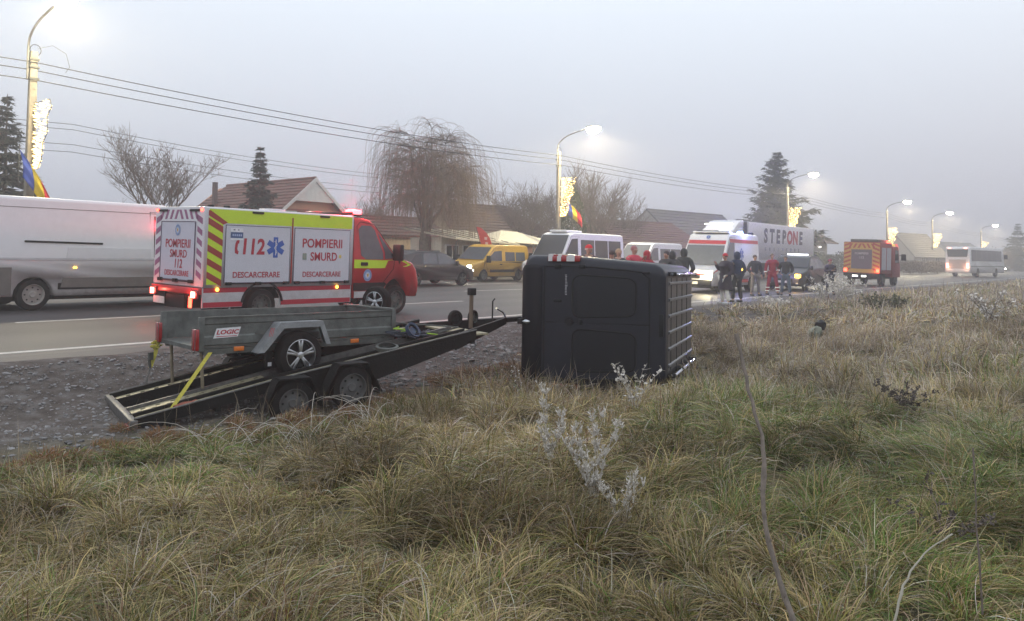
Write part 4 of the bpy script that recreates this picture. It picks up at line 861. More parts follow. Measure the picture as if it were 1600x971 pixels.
# ratchet straps
def strap_obj(label, pts, wd=.045, m=m_strap, knots=()):
    t = MB(); P_ = [Vector(p) for p in pts]; sd_ = Vector((.75, -.6, 0)).normalized()
    for i in range(len(P_)-1):
        a, c = P_[i], P_[i+1]; h = sd_*wd/2; o_ = Vector((.6, .75, 0)).normalized()*.002
        t.add([a-h, a+h, c+h, c-h, a-h+o_, a+h+o_, c+h+o_, c-h+o_], [(0, 1, 2, 3), (4, 5, 6, 7), (0, 1, 5, 4), (1, 2, 6, 5), (2, 3, 7, 6), (3, 0, 4, 7)])
    for k in knots:
        for _ in range(9):
            c = Vector(k); pts_ = [c+Vector((random.gauss(0, .035), random.gauss(0, .03), random.gauss(0, .03))) for _ in range(3)]; t.tube(pts_, .012, 5)
    b0 = P_[0].copy(); t.v = [tuple(Vector(q)-b0) for q in t.v]; o = obj('ratchet_strap', t, m); o.location = b0; tag(o, label, 'strap', 'yellow straps at the tail of the box trailer'); return o
ua = lambda x, y, z: U.matrix_basis @ Vector((x, y, z))
A = ua(-.05, UW+.02, -.02); B_ = trw(.42, 1.74, bz(.42)+.06); M_ = A.lerp(B_, .62)
s1 = strap_obj('crumpled yellow strap knotted below the far tail lamp', [A, A.lerp(B_, .3)+Vector((.02, 0, 0)), M_], .05, knots=(A, A.lerp(B_, .12)))
t = MB(); t.tube([(0, 0, 0), (-.01, .01, .08), (.0, 0, .16)], .018, 6); t.box(-.03, .03, -.02, .02, .10, .2); t.tube([(0, 0, 0), B_-M_], .008, 5); o = obj('ratchet_buckle', t, m_galvd, s1); o.location = M_-A
A = ua(.12, -.04, -.07); B_ = trw(.42, .24, bz(.42)+.01); strap_obj('flat taut yellow strap from the near tail lamp down to the tread plate', [A, A.lerp(B_, .5), B_], .05)
t = MB(); t.tube([(0, 0, 0), (.12, .03, .02), (.25, .05, .015), (.34, .1, .03)], .03, 6); o = obj('red_rag', t, mat('faded_red_cloth', (.28, .09, .06), .9, var=.4), smooth=True); o.location = trw(.45, .22, bz(.45)+.02); tag(o, 'faded red rag lying on the near tread plate', 'rag')
# ================================================================ other vehicles
def simple_van(name, label, loc, rz, L, H, wd, paint, wr, wf, windows='all', cat='van', hood=.95, hz=1.15, ws=(1.0, 1.75), glass=None, z0=.32, r=.42, rear=.04, rwh=.35, rimm=None, lit=False, side=-1, tilt=1, bevel=.09, wtop=1.):
    t = thing(name, label, cat, loc, rz, rx=RX*(1 if abs(rz) < 1.5 else -1)*tilt)
    hw = body_fn(wd/2, hz, H, .10, (L-hood, L, .18)); prof = van_profile(L, H, z0, wf, wr, r, hood, hz, ws, rear); shell(prof, hw, paint, t, 'body', bevel, 3)
    bx('underbody', (.3, L-.3, -wd/2+.25, wd/2-.25, .22, .5), m_gap, t)
    g = glass or m_glass
    for s_ in (-1, 1):
        for x_ in (wr, wf):
            wheel(t, x_, s_*(wd/2-.13), rwh, rwh, .22, s_, 'steel', rimm)
        for x_ in (wr, wf): bx('wheel_arch_liner', (x_-r+.02, x_+r-.02, min(s_*(wd/2-.28), s_*(wd/2-.26)), max(s_*(wd/2-.28), s_*(wd/2-.26)), .2, z0+r-.05), m_gap, t)
        side_panel([(L-ws[1]-.62, hz+.04), (L-hood-.12, hz+.04), (L-ws[1]-.08, H-.34), (L-ws[1]-.62, H-.30)], hw, s_, g, t, 'door_window')
        outline([(L-ws[1]-.72, .5), (L-hood-.25, .5), (L-hood-.08, hz), (L-ws[1]-.05, H-.22), (L-ws[1]-.72, H-.2)], hw, s_, m_gap, t, 'door_seam', .014)
        bx('door_handle', (L-ws[1]-.62, L-ws[1]-.45, min(s_*wd/2, s_*(wd/2+.02)), max(s_*wd/2, s_*(wd/2+.02)), hz-.16, hz-.11), m_black, t)
        if windows == 'all':
            n_ = max(2, int((L-ws[1]-1.1)/1.25)); x0 = .35; st = (L-ws[1]-.85-x0)/n_
            for k in range(n_): side_panel([(x0+k*st+.04, hz+.03), (x0+(k+1)*st-.04, hz+.03), (x0+(k+1)*st-.04, H-.36), (x0+k*st+.04, H-.36)], hw, s_, g, t, 'side_window')
        mirror_(t, L-hood-.18, s_*(wd/2+.12), hz+.12)
        obj('headlamp', MB().box(L-.22, L-.02, min(s_*(wd/2-.38), s_*(wd/2-.16)), max(s_*(wd/2-.38), s_*(wd/2-.16)), hz*.62, hz*.80), m_head if lit and (lit is True or s_ == lit) else m_clear, t, bevel=.03)
        bx('tail_lamp', (-.02, .05, min(s_*(wd/2-.14), s_*(wd/2-.03)), max(s_*(wd/2-.14), s_*(wd/2-.03)), .8, 1.25), m_redlamp, t)
        side_panel([(wr+r+.05, .46), (wf-r-.05, .46), (wf-r-.05, .60), (wr+r+.05, .60)], hw, s_, m_black, t, 'rubbing_strip', .012, .02)
    q0, q1 = (L-hood+.02, hz+.09), (L-ws[1]+.03, H-.15); lq = lambda f: (q0[0]+(q1[0]-q0[0])*f, q0[1]+(q1[1]-q0[1])*f)
    screen(q0, lq(wtop), hw, g, t, 'windscreen', .09)
    if wtop < 1: screen(lq(wtop+.05), lq(wtop+.17), hw, m_red, t, 'red_front_band', .07); t['band'] = 1; star_of_life(t, (0, 0), .10, lambda c, u, v, o_: (lq(wtop+.28)[0]-v*.5+o_+.012, -u+.0, lq(wtop+.28)[1]+v*.85+o_), m_blue)
    bx('bumper', (L-.14, L+.03, -wd/2+.16, wd/2-.16, z0, z0+.26), m_black, t, .04); bx('grille', (L-.08, L+.005, -.35, .35, z0+.3, hz*.72), m_black, t, .02)
    bx('number_plate', (L+.03, L+.04, -.26, .26, z0+.07, z0+.18), mat('plate_white', (.62, .62, .58), .4), t)
    return t, hw
# white panel van passing behind the rescue truck
WV, hw = simple_van('panel_van', 'long white panel van on the left, road dirt along its side, behind the rescue truck', (5.75, 20.2, roadz(20.2)), 0, 6.35, 2.50, 2.04, m_white, 1.32, 5.36, None, rimm=mat('dusty_steel_rim', (.34, .32, .30), .6, .2), rwh=.35, r=.43)
for s_ in (-1, 1):
    t = MB(); t.tube([(1.1, s_*(hw(1, 1.52)+.01), 1.52), (2.75, s_*(hw(1, 1.52)+.01), 1.50)], .022, 6); obj('door_rail', t, m_gap, WV)
    t = MB(); t.tube([(.1, s_*(hw(1, 2.26)+.0), 2.26), (4.2, s_*(hw(1, 2.26)+.0), 2.26)], .008, 4); obj('roof_seam', t, m_galvd, WV)
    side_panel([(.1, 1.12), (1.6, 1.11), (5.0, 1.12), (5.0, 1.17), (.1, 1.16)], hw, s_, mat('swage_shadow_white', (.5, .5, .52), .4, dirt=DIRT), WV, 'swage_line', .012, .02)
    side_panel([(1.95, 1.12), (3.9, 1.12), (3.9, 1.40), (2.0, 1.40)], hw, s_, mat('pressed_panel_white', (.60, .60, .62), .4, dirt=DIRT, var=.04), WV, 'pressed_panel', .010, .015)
    side_panel([(1.85, .50), (4.85, .50), (4.85, .72), (1.9, .72)], hw, s_, mat('dirty_grey_cladding', (.14, .125, .115), .8), WV, 'lower_cladding', .02, .03)
    side_panel([(.1, .35), (.86, .35), (.86, .95), (.1, .95)], hw, s_, mat('dirty_grey_cladding', (.14, .125, .115), .8), WV, 'lower_cladding', .008, .02)
    bx('side_marker', (2.12, 2.19, min(s_*1.01, s_*1.035), max(s_*1.01, s_*1.035), .93, .96), m_amber, WV)
# dark car
def car(name, label, loc, rz, L, H, wd, paint, lit=False, estate=True, cat='car', tilt=1):
    t = thing(name, label, cat, loc, rz, rx=RX*(1 if abs(rz) < 1.5 else -1)*tilt); wr, wf = L*.19, L*.80; r = .35
    hw = body_fn(wd/2, H*.62, H, .20, (L-.9, L, .22)); zt = H
    top = [(L-.02, .62), (L-.12, H*.48), (L-1.05, H*.63), (L-1.85, H*.94), (L-2.2, H), (.95, H-.02), (.32, H*.90), (.10, H*.64)] if estate else [(L-.02, .62), (L-.12, .70), (L-1.05, .93), (L-1.8, H*.95), (L-2.15, H), (1.5, H-.02), (.75, .97), (.08, .95)]
    shell([(0.05, .26), (wr-r, .24)]+arc(wr, .26, r, 180, 0)+arc(wf, .26, r, 180, 0)+[(L-.08, .24), (L, .38)]+top+[(0, .6)], hw, paint, t, 'body', .06, 3)
    for s_ in (-1, 1):
        for x_ in (wr, wf): wheel(t, x_, s_*(wd/2-.11), .315, .315, .2, s_, 'alloy', m_galvd)
        b_ = H*.645
        side_panel([(L-1.20, b_), (L-1.88, H*.92), (L-2.35, H*.94), (L-2.40, b_)], hw, s_, m_glass_l, t, 'door_window')
        side_panel([(L-2.48, b_), (L-2.44, H*.94), (L-3.2, H*.93), (L-3.3, b_)], hw, s_, m_glass_l, t, 'door_window')
        side_panel([(L-3.38, b_), (L-3.3, H*.92), (.85, H*.88), (.45, b_)], hw, s_, m_glass, t, 'quarter_window')
        outline([(L-2.44, .4), (L-1.3, .4), (L-1.12, b_), (L-1.9, H*.95), (L-2.42, H*.96)], hw, s_, m_gap, t, 'door_seam', .012)
        for x_ in (L-2.2, L-3.15): bx('door_handle', (x_-.1, x_+.06, min(s_*wd/2, s_*(wd/2+.02)), max(s_*wd/2, s_*(wd/2+.02)), b_-.14, b_-.10), paint, t)
        mirror_(t, L-1.35, s_*(wd/2+.06), b_+.03, paint, .6)
        bx('headlamp', (L-.26, L-.03, min(s_*(wd/2-.42), s_*(wd/2-.17)), max(s_*(wd/2-.42), s_*(wd/2-.17)), .58, .70), m_headw if lit else m_clear, t, .03)
        bx('fog_lamp', (L-.12, L+.01, min(s_*(wd/2-.34), s_*(wd/2-.22)), max(s_*(wd/2-.34), s_*(wd/2-.22)), .34, .42), m_headw if lit else m_clear, t, .02)
        bx('tail_lamp', (-.0, .2, min(s_*(wd/2-.2), s_*(wd/2-.02)), max(s_*(wd/2-.2), s_*(wd/2-.02)), .75, .95), m_redlamp, t, .02)
        bx('roof_rail', (1.0, L-2.2, s_*(wd/2*.80)-.015, s_*(wd/2*.80)+.015, H-.005, H+.03), m_galvd, t)
    screen((L-1.12, H*.66), (L-1.82, H*.925), hw, m_glass, t, 'windscreen', .06); screen((.17, H*.68), (.36, H*.89), hw, m_glass, t, 'rear_window', .08, -.0)
    bx('grille', (L-.05, L+.012, -.45, .45, .46, .62), m_black, t, .01); bx('number_plate', (L+.01, L+.022, -.26, .26, .40, .50), mat('plate_white', (.62, .62, .58), .4), t)
    return t, hw
car('estate_car', 'black estate car with headlights on passing beyond the rescue truck', (21.75, 24.1, roadz(24.1)), 0, 4.5, 1.45, 1.8, m_darkcar, True)
YV, _ = simple_van('delivery_van', 'yellow delivery van with headlights on by the kiosk', (32.7, 26.2, roadz(26.2)), R(180), 4.4, 1.82, 1.8, m_yellow, .85, 3.55, 'all', hood=.85, hz=.98, ws=(.85, 1.55), z0=.26, r=.36, rwh=.31, lit=True, rimm=m_galvd, tilt=1, bevel=.07, glass=m_glass_l)
MBS, hm = simple_van('minibus', 'white high-roof minibus with dark windows beyond the overturned van', (38.3, 24.0, roadz(24)), R(180), 6.9, 2.56, 1.98, m_white, 1.2, 5.6, 'all', glass=m_glass)
bx('roof_unit', (3.6, 5.0, -.55, .55, 2.55, 2.68), m_white, MBS, .05)
simple_van('panel_van', 'white van half hidden between the minibus and the ambulance', (45.6, 24.1, roadz(24.1)), R(180), 5.6, 2.25, 1.95, m_white, 1.1, 4.5, 'all', glass=m_glass_l)
# ambulance
AM, ha = simple_van('ambulance', 'white ambulance with red stripes, blue beacon and headlights on', (37.3, 15.95, roadz(15.9)), R(184), 5.9, 2.66, 2.0, m_white, 1.25, 5.0, None, lit=True, glass=m_glass_l, cat='ambulance', hood=.95, hz=1.12, ws=(.95, 1.85), wtop=.66)
for s_ in (-1, 1):
    side_panel([(.2, 2.22), (4.0, 2.22), (4.0, 2.38), (.2, 2.38)], ha, s_, m_red, AM, 'red_stripe', .008, .01)
    side_panel([(.15, .96), (4.2, .96), (5.0, .92), (5.75, .86), (5.55, 1.0), (4.9, 1.12), (.15, 1.12)], ha, s_, m_red, AM, 'red_stripe', .009, .012)
    side_panel([(1.7, .44), (4.5, .44), (4.5, .58), (1.7, .58)], ha, s_, m_crim, AM, 'red_sill', .016, .02)
    bx('side_marker', (2.5, 2.85, min(s_*1.0, s_*1.03), max(s_*1.0, s_*1.03), .90, 1.06), m_amber, AM, .01)
    side_panel([(2.9, 1.3), (3.7, 1.3), (3.7, 2.05), (2.9, 2.05)], ha, s_, m_glass_l, AM, 'side_window') if s_ < 0 else None
def aml(c, u, v, o_): return (c[0]-u, ha(c[0], c[1]+v)+.01+o_, c[1]+v)
star_of_life(AM, (2.55, 1.72), .26, aml, m_blue)
bx('red_bonnet_band', (5.60, 5.90, -.6, .6, .78, .84), m_red, AM, .01)
t = bx('light_bar', (3.4, 3.75, -.75, .75, 2.66, 2.74), m_black, AM, .02); bx('beacon', (3.45, 3.70, .30, .75, 2.72, 2.84), mat('white_glow', (.9, .95, 1.), .3, emit=3), t, .03)
for x_, y_ in ((.5, .72), (2.0, .72), (.5, -.72)): bx('rear_beacon', (x_, x_+.22, y_-.1, y_+.1, 2.64, 2.76), m_bluebeacon if (x_ == 2.0) else m_black, AM, .03)
bx('front_spoiler', (3.3, 4.05, -.8, .8, 2.64, 2.70), m_white, AM, .03)
def lamp_pt(par, loc, colr, en, rad=.08):
    lp = bpy.data.lights.new('lamp_light', 'POINT'); lp.color = colr; lp.energy = en; lp.shadow_soft_size = rad
    o = bpy.data.objects.new('lamp_light', lp); col.objects.link(o); o.parent = par; o.location = loc; return o
lamp_pt(AM, (2.1, .95, 2.95), (.28, .32, 1.), 300); lamp_pt(AM, (1.2, -1.4, 3.0), (.55, .30, 1.), 260); lamp_pt(AM, (6.1, -.72, .85), (1, .85, .5), 150); lamp_pt(AM, (6.1, .72, .85), (1, .85, .5), 110)
# dark SUV with the amber lamp
SV, hs = car('suv', 'black SUV with an amber lamp lit, parked behind the bystanders', (43.2, 14.6, roadz(14.6)), R(184), 4.6, 1.74, 1.86, m_darkcar, False, cat='car')
bx('amber_indicator', (4.42, 4.62, .55, .80, .66, .84), m_amber, SV, .03); lamp_pt(SV, (4.8, .68, .78), (1, .55, .1), 18)
bx('roof_bright_strip', (2.0, 2.25, -.5, .5, 1.76, 1.83), mat('white_glow', (.9, .95, 1.), .3, emit=3), SV, .02)  # glowing white strip laid across the roof
t = MB(); t.lathe([(4.615, .06), (4.625, .075), (4.615, .085)], 14, 'x', (0, 0, .84)); obj('grille_emblem', t, m_silver, SV)
# articulated lorry behind
LR = thing('lorry', 'white articulated lorry with a long box trailer, behind the ambulance', 'lorry', (66.4, 23.3, roadz(23.3)), R(180), rx=-RX)
hb = lambda x, z: 1.25
shell([(0, 1.15), (13.6, 1.15), (13.6, 3.98), (0, 3.98)], hb, mat('trailer_box_white', (.80, .77, .81), .45, var=.04), LR, 'box_trailer', .03)
for x_ in (.0, 13.45): bx('corner_frame', (x_, x_+.15, -1.265, 1.265, 1.12, 4.0), mat('frame_grey', (.42, .42, .45), .5), LR)
bx('lower_band', (.15, 13.45, 1.25, 1.262, 1.15, 1.35), mat('frame_grey', (.42, .42, .45), .5), LR)
bx('chassis', (.3, 14.5, -.45, .45, .75, 1.12), m_black, LR); bx('side_guard', (4.6, 9.6, 1.1, 1.16, .5, 1.0), mat('frame_grey', (.42, .42, .45), .5), LR)
for x_ in (1.9, 3.2, 4.5, 11.6, 15.0):
    for s_ in (-1, 1): wheel(LR, x_, s_*1.08, .5, .5, .3, s_, 'steel', m_galvd)
for i_, (ch, m) in enumerate(zip('STEPONE', [m_ink, m_ink, m_ink, m_ink, m_crim, m_crim, m_ink])): text(ch, 1.35, m, LR, (10.3-1.20*i_, 1.256, 3.05), ROT_LEFT, .05, 1.05, 'letter')
t = MB()
for i_ in range(9): t.box(10.2-.85*i_, 10.42-.85*i_, 1.2505, 1.257, 2.02, 2.28)
obj('small_print_marks', t, mat('faded_print', (.30, .27, .33), .6), LR)
shell([(13.95, .55), (15.7, .55), (15.9, .8), (15.85, 2.4), (15.65, 3.35), (15.2, 3.55), (13.95, 3.55)], lambda x, z: 1.22*(1-.06*max(0, z-2)), m_white, LR, 'cab', .1)
screen((15.87, 2.0), (15.72, 3.1), lambda x, z: 1.15, m_glass_l, LR, 'windscreen', .05)
for s_ in (-1, 1): side_panel([(14.7, 2.0), (15.65, 2.0), (15.55, 2.85), (14.7, 2.9)], lambda x, z: 1.22, s_, m_glass, LR, 'door_window', .0)
t = MB(); t.prism([(13.9, 3.55), (15.3, 3.5), (14.6, 3.95), (13.9, 4.05)], -1.1, 1.1, 'y'); obj('wind_deflector', t, m_white, LR, bevel=.05)
t = MB(); t.tube([(15.5, -1.0, 3.72), (15.5, 1.0, 3.72)], .05, 8); obj('roof_lamp_bar', t, m_headw, LR)
# second fire truck far right
FT = thing('fire_truck', 'fire truck with orange chevron rear, driving away on the right', 'fire truck', (52.0, 14.35, roadz(14.3)), R(-1), rx=RX); FT.scale = (.80, .90, .92)
hf = lambda x, z: 1.2
shell([(0, .85), (3.2, .85), (3.2, 2.95), (0, 2.95)], hf, mat('dull_maroon_paint', (.26, .03, .035), .5), FT, 'box_body', .05)
shell([(3.3, .6), (5.6, .6), (5.75, .9), (5.6, 1.5), (5.2, 2.5), (4.9, 2.75), (3.3, 2.75)], hf, mat('dull_maroon_paint', (.26, .03, .035), .5), FT, 'cab', .08)
for s_ in (-1, 1):
    side_panel([(4.1, 1.6), (5.3, 1.6), (5.0, 2.45), (4.1, 2.5)], hf, s_, m_glass, FT, 'door_window')
    side_panel([(.4, 1.1), (1.55, 1.1), (1.55, 2.6), (.4, 2.6)], hf, s_, mat('roller_shutter', (.30, .30, .34), .5, var=.1), FT, 'roller_shutter'); side_panel([(1.75, 1.1), (2.95, 1.1), (2.95, 2.6), (1.75, 2.6)], hf, s_, mat('roller_shutter', (.30, .30, .34), .5, var=.1), FT, 'roller_shutter')
    for x_ in (1.2, 4.6): wheel(FT, x_, s_*1.0, .5, .5, .32, s_, 'steel')
    bx('tail_lamp', (-.06, 0, s_*1.05-.1, s_*1.05+.1, .95, 1.15), m_redon, FT); mirror_(FT, 5.5, s_*1.45, 2.0, s=1.3); bx('mirror_arm', (5.45, 5.5, min(s_*1.1, s_*1.4), max(s_*1.1, s_*1.4), 2.1, 2.14), m_black, FT)
    bx('lower_lamp', (-.04, 0, s_*.8-.06, s_*.8+.06, .62, .72), m_redon if s_ < 0 else m_headw, FT)
rf = lambda poly, m, name, off=.01: obj(name, MB().prism([(-y, z) for y, z in poly], -off, 0, 'x'), m, FT)
rf([(-1.18, .9), (1.18, .9), (1.18, 2.9), (-1.18, 2.9)], m_orange, 'chevron_board')
rf([(-.68, 1.15), (.68, 1.15), (.68, 2.45), (-.68, 2.45)], mat('dark_rear_shutter', (.10, .08, .10), .5), 'rear_shutter', .03)
for k in range(7):
    for s_ in (-1, 1): z = .95+.28*k; rf([(s_*.72, z+.16), (s_*1.16, z), (s_*1.16, z+.13), (s_*.72, z+.29)], m_maroon, 'chevron_bar', .014)
for k in range(3):
    for s_ in (-1, 1): y = .15+.3*k; rf([(s_*y, 2.55), (s_*(y+.14), 2.55), (s_*(y-.02), 2.85), (s_*(y-.16), 2.85)], m_maroon, 'chevron_bar', .014)
text('POMPIERII', .20, m_whitebox, FT, (-.034, 0, 2.18), ROT_BACK, .02); text('112', .22, m_whitebox, FT, (-.034, 0, 1.9), ROT_BACK, .02); badge(FT, (0, 1.52), .16, backside(.034))
bx('rear_bumper', (-.15, .1, -1.15, 1.15, .55, .85), m_black, FT, .02); bx('work_lamp', (-.17, -.14, .2, .55, .62, .72), m_headw, FT); bx('work_lamp', (-.17, -.14, -.35, -.05, .62, .72), m_headw, FT)
bx('chassis', (.2, 5.2, -.6, .6, .45, .85), m_black, FT); bx('roof_kit', (.5, 2.9, -.9, .9, 2.95, 3.15), m_galvd, FT, .05); bx('beacon', (3.0, 3.3, -1.15, -.85, 2.90, 3.10), m_redon, FT, .03)
lamp_pt(FT, (-.3, -1.1, 1.05), (1, .2, .1), 10); lamp_pt(FT, (3.1, -1.2, 3.2), (1, .1, .1), 20)
# coach
p = at(1475, 87); CO = thing('coach', 'white coach with its rear lamps lit, far right on the road', 'coach', (p.x+.6, p.y-1.2, .1), R(-8)); hc = lambda x, z: 1.25*(1-.03*max(0, z-2))
shell([(0, .45)]+arc(2.6, .45, .55, 180, 0)+arc(8.9, .45, .55, 180, 0)+[(11.7, .45), (11.9, .8), (11.85, 1.6), (11.5, 3.1), (11.1, 3.3), (.3, 3.3), (.05, 3.1), (0, 1.2)], hc, m_white, CO, 'body', .1)
for s_ in (-1, 1):
    for k in range(6): side_panel([(.5+1.72*k, 1.75), (2.16+1.72*k, 1.75), (2.16+1.72*k, 2.95), (.5+1.72*k, 2.95)], hc, s_, m_glass, CO, 'side_window')
    side_panel([(.2, 1.15), (11.5, 1.15), (11.5, 1.22), (.2, 1.22)], hc, s_, m_galvd, CO, 'side_moulding')
    for x_ in (2.6, 8.9): wheel(CO, x_, s_*1.08, .5, .5, .3, s_, 'steel')
    bx('tail_lamp', (-.05, .02, s_*1.02-.08, s_*1.02+.08, 1.0, 1.5), m_pinkon, CO); bx('marker_lamp', (-.03, .02, s_*.8-.15, s_*.8+.15, 3.1, 3.2), m_pinkon, CO); mirror_(CO, 11.9, s_*1.35, 2.3, s=1.6)
rf2 = lambda poly, m, name, off=.02: obj(name, MB().prism([(-y, z) for y, z in poly], -off, .06, 'x'), m, CO)
rf2([(-.95, 2.2), (.95, 2.2), (1.05, 3.0), (-1.05, 3.0)], m_glass_l, 'rear_window'); rf2([(-.8, .95), (.8, .95), (.85, 1.9), (-.85, 1.9)], mat('engine_cover', (.42, .36, .34), .5), 'engine_cover')
bx('bumper', (-.08, .2, -1.2, 1.2, .45, .8), m_white, CO, .05); lamp_pt(CO, (-.4, 1.0, 1.1), (1, .45, .25), 22); lamp_pt(CO, (-.4, -1.0, 1.1), (1, .45, .25), 22)
p = at(1572, 160); o = thing('distant_car', 'oncoming far car showing only its headlight at the right edge', 'car', (p.x, p.y, .1), R(178)); car_ = o
shell([(0, .3), (4.2, .3), (4.3, .6), (3.4, .95), (2.8, 1.4), (1, 1.42), (.2, .95), (0, .6)], lambda x, z: .85, m_darkcar, o, 'body', .05)
for s_ in (-1, 1): bx('headlamp', (4.2, 4.34, s_*.6-.12, s_*.6+.12, .55, .75), m_head, o)
# ================================================================ people
m_skin = mat('skin', (.42, .24, .17), .6, var=.06); 
def skin_mesh(name, nodes, edges, m, par, sub=1, root=0):
    me = bpy.data.meshes.new(name); bm = bmesh.new(); ly = bm.verts.layers.skin.verify(); vs_ = []
    for i, (p, r_) in enumerate(nodes):
        v = bm.verts.new(p); v[ly].radius = (r_, r_) if not isinstance(r_, tuple) else r_; v[ly].use_root = (i == root); vs_.append(v)
    for a, c in edges: bm.edges.new((vs_[a], vs_[c]))
    bm.to_mesh(me); bm.free(); o = obj(name, me, m, par); s_ = o.modifiers.new('skin', 'SKIN'); s_.use_smooth_shade = True
    u_ = o.modifiers.new('sub', 'SUBSURF'); u_.levels = sub; u_.render_levels = sub; return o
def person(label, loc, face, h=1.75, coat=(.03, .03, .04), legs=(.05, .055, .07), hat=None, hair=(.05, .035, .03), arms=('pocket', 'pocket'), long=False, stance=.12, hood=False, bands=None, bulk=1., shoe=(.03, .03, .03), crouch=0., lean=0.):
    """face: heading the person looks towards; local +x is forward"""
    t = thing('person', label, 'person', loc, face, 'bystanders and rescuers beside the road'); k = h/1.75; F_ = 'coat_%02d%02d%02d' % tuple(int(c*99) for c in coat)
    mc = mat(F_, coat, .85, var=.25, scale=9, bump=.25); ml_ = mat('cloth_%02d%02d%02d' % tuple(int(c*99) for c in legs), legs, .9, var=.2, scale=9)
    Z = lambda z: z*k*(1-crouch) if z < 1.0 else (z-1.0)*k+k*(1-crouch)
    hipz, shz = .93, 1.43; ln = lambda z: lean*max(0, z-.9)
    def S(x, y, z): return ((x+ln(z))*k, y*k, Z(z))
    kn = .05+crouch*.55
    N = [(S(0, 0, .95), .13), (S(0, 0, 1.12), .12), (S(0, 0, 1.30), .135), (S(0, 0, 1.42), .11), (S(.005, 0, 1.50), .055), (S(.015, 0, 1.56), .062), (S(.02, 0, 1.62), .088), (S(.01, 0, 1.68), .085), (S(.09, 0, 1.61), .026), (S(.11, 0, 1.595), .014)]
    E_ = [(0, 1), (1, 2), (2, 3), (3, 4), (4, 5), (5, 6), (6, 7), (6, 8), (8, 9)]
    leg = []; arm = []; 
    for s_ in (-1, 1):
        b0 = len(N); N += [(S(0, s_*.09, .90), .095), (S(kn, s_*(.09+stance*.4), .50), .06), (S(.0-crouch*.3, s_*(.09+stance*.7), .10), .04), (S(.03-crouch*.3, s_*(.09+stance*.7), .045), .042), (S(.16-crouch*.3, s_*(.10+stance*.8), .035), .032)]
        E_ += [(0, b0), (b0, b0+1), (b0+1, b0+2), (b0+2, b0+3), (b0+3, b0+4)]; leg.append(b0)
        b1 = len(N); st = arms[0 if s_ < 0 else 1]
        if st == 'pocket': el_, ha_ = (-.08, .30, 1.12), (.10, .20, .98)
        elif st == 'down': el_, ha_ = (-.02, .27, 1.13), (.04, .29, .86)
        elif st == 'phone': el_, ha_ = (.08, .27, 1.18), (.30, .14, 1.40)
        elif st == 'fold': el_, ha_ = (.05, .28, 1.15), (.26, .02, 1.20)
        else: el_, ha_ = (-.10, .33, 1.16), (.06, .20, 1.02)
        e3 = Vector(S(el_[0], s_*el_[1], el_[2])); h3 = Vector(S(ha_[0], s_*ha_[1], ha_[2])); d = (h3-e3).normalized(); sdv = d.cross(Vector((0, 0, 1))); sdv = sdv.normalized() if sdv.length > .1 else Vector((0, 1, 0))
        N += [(S(0, s_*.19, 1.41), .062), (tuple(e3), .045), (tuple(h3), .029), (tuple(h3+d*.045*k), .030)]; E_ += [(3, b1), (b1, b1+1), (b1+1, b1+2), (b1+2, b1+3)]; arm.append(b1)
        for q in range(4):
            f0 = h3+d*.085*k+sdv*(q-1.5)*.021*k; L_ = (.055, .07, .065, .05)[q]*k; i0 = len(N); cur = Vector((0, 0, -.3)); N += [(tuple(f0), .010), (tuple(f0+(d+cur*.3)*L_*.5), .009), (tuple(f0+(d*.8+cur)*L_), .007)]; E_ += [(b1+3, i0), (i0, i0+1), (i0+1, i0+2)]
        i0 = len(N); th = h3+d*.03*k+sdv*.045*k*s_; N += [(tuple(th), .012), (tuple(th+d*.035*k+sdv*.012*s_), .009)]; E_ += [(b1+2, i0), (i0, i0+1)]
    skin_mesh('body', [(p, r_*k) for p, r_ in N], E_, m_skin, t)
    # trousers
    LN = [(N[0][0], .145*k*bulk)]; LE = []
    for b0 in leg:
        i0 = len(LN); LN += [(N[b0][0], .108*k), (N[b0+1][0], .080*k), ((N[b0+2][0][0], N[b0+2][0][1], N[b0+2][0][2]+.0), .068*k)]; LE += [(0, i0), (i0, i0+1), (i0+1, i0+2)]
    tr_ = skin_mesh('trousers', LN, LE, ml_, t)
    for b0 in leg:
        q = Vector(N[b0+3][0]); u_ = MB().box(q.x-.07*k, q.x+.19*k, q.y-.05*k, q.y+.05*k, 0, .085*k); obj('shoe', u_, mat('shoe_%02d' % int(shoe[0]*99), shoe, .7), t, bevel=.03)
        if bands:
            for zz in bands: 
                kk = Vector(N[b0+1][0]).lerp(Vector(N[b0+2][0]), zz); u_ = MB(); u_.lathe([(-.02, .086*k), (.02, .084*k)], 12, 'z', tuple(kk)); obj('reflective_band', u_, mat('reflective_tape_glow', (.7, .7, .66), .4, emit=.25), tr_)  # tape's reflected light put in as a faint emission
    # coat with sleeves
    bm_ = 1.12*bulk; C_ = [(S(0, 0, .92), .165*k*bulk), (S(0, 0, 1.12), .155*k*bulk), (S(0, 0, 1.30), .165*k*bulk), (S(-.005, 0, 1.43), .13*k*bulk), (S(-.005, 0, 1.50), .075*k)]; CE = [(0, 1), (1, 2), (2, 3), (3, 4)]
    for b1 in arm:
        i0 = len(C_); C_ += [(N[b1][0], .085*k*bulk), (N[b1+1][0], .070*k*bulk), (tuple(Vector(N[b1+1][0]).lerp(Vector(N[b1+2][0]), .92)), .052*k*bulk)]; CE += [(3, i0), (i0, i0+1), (i0+1, i0+2)]
    ct = skin_mesh('coat', C_, CE, mc, t, root=1)
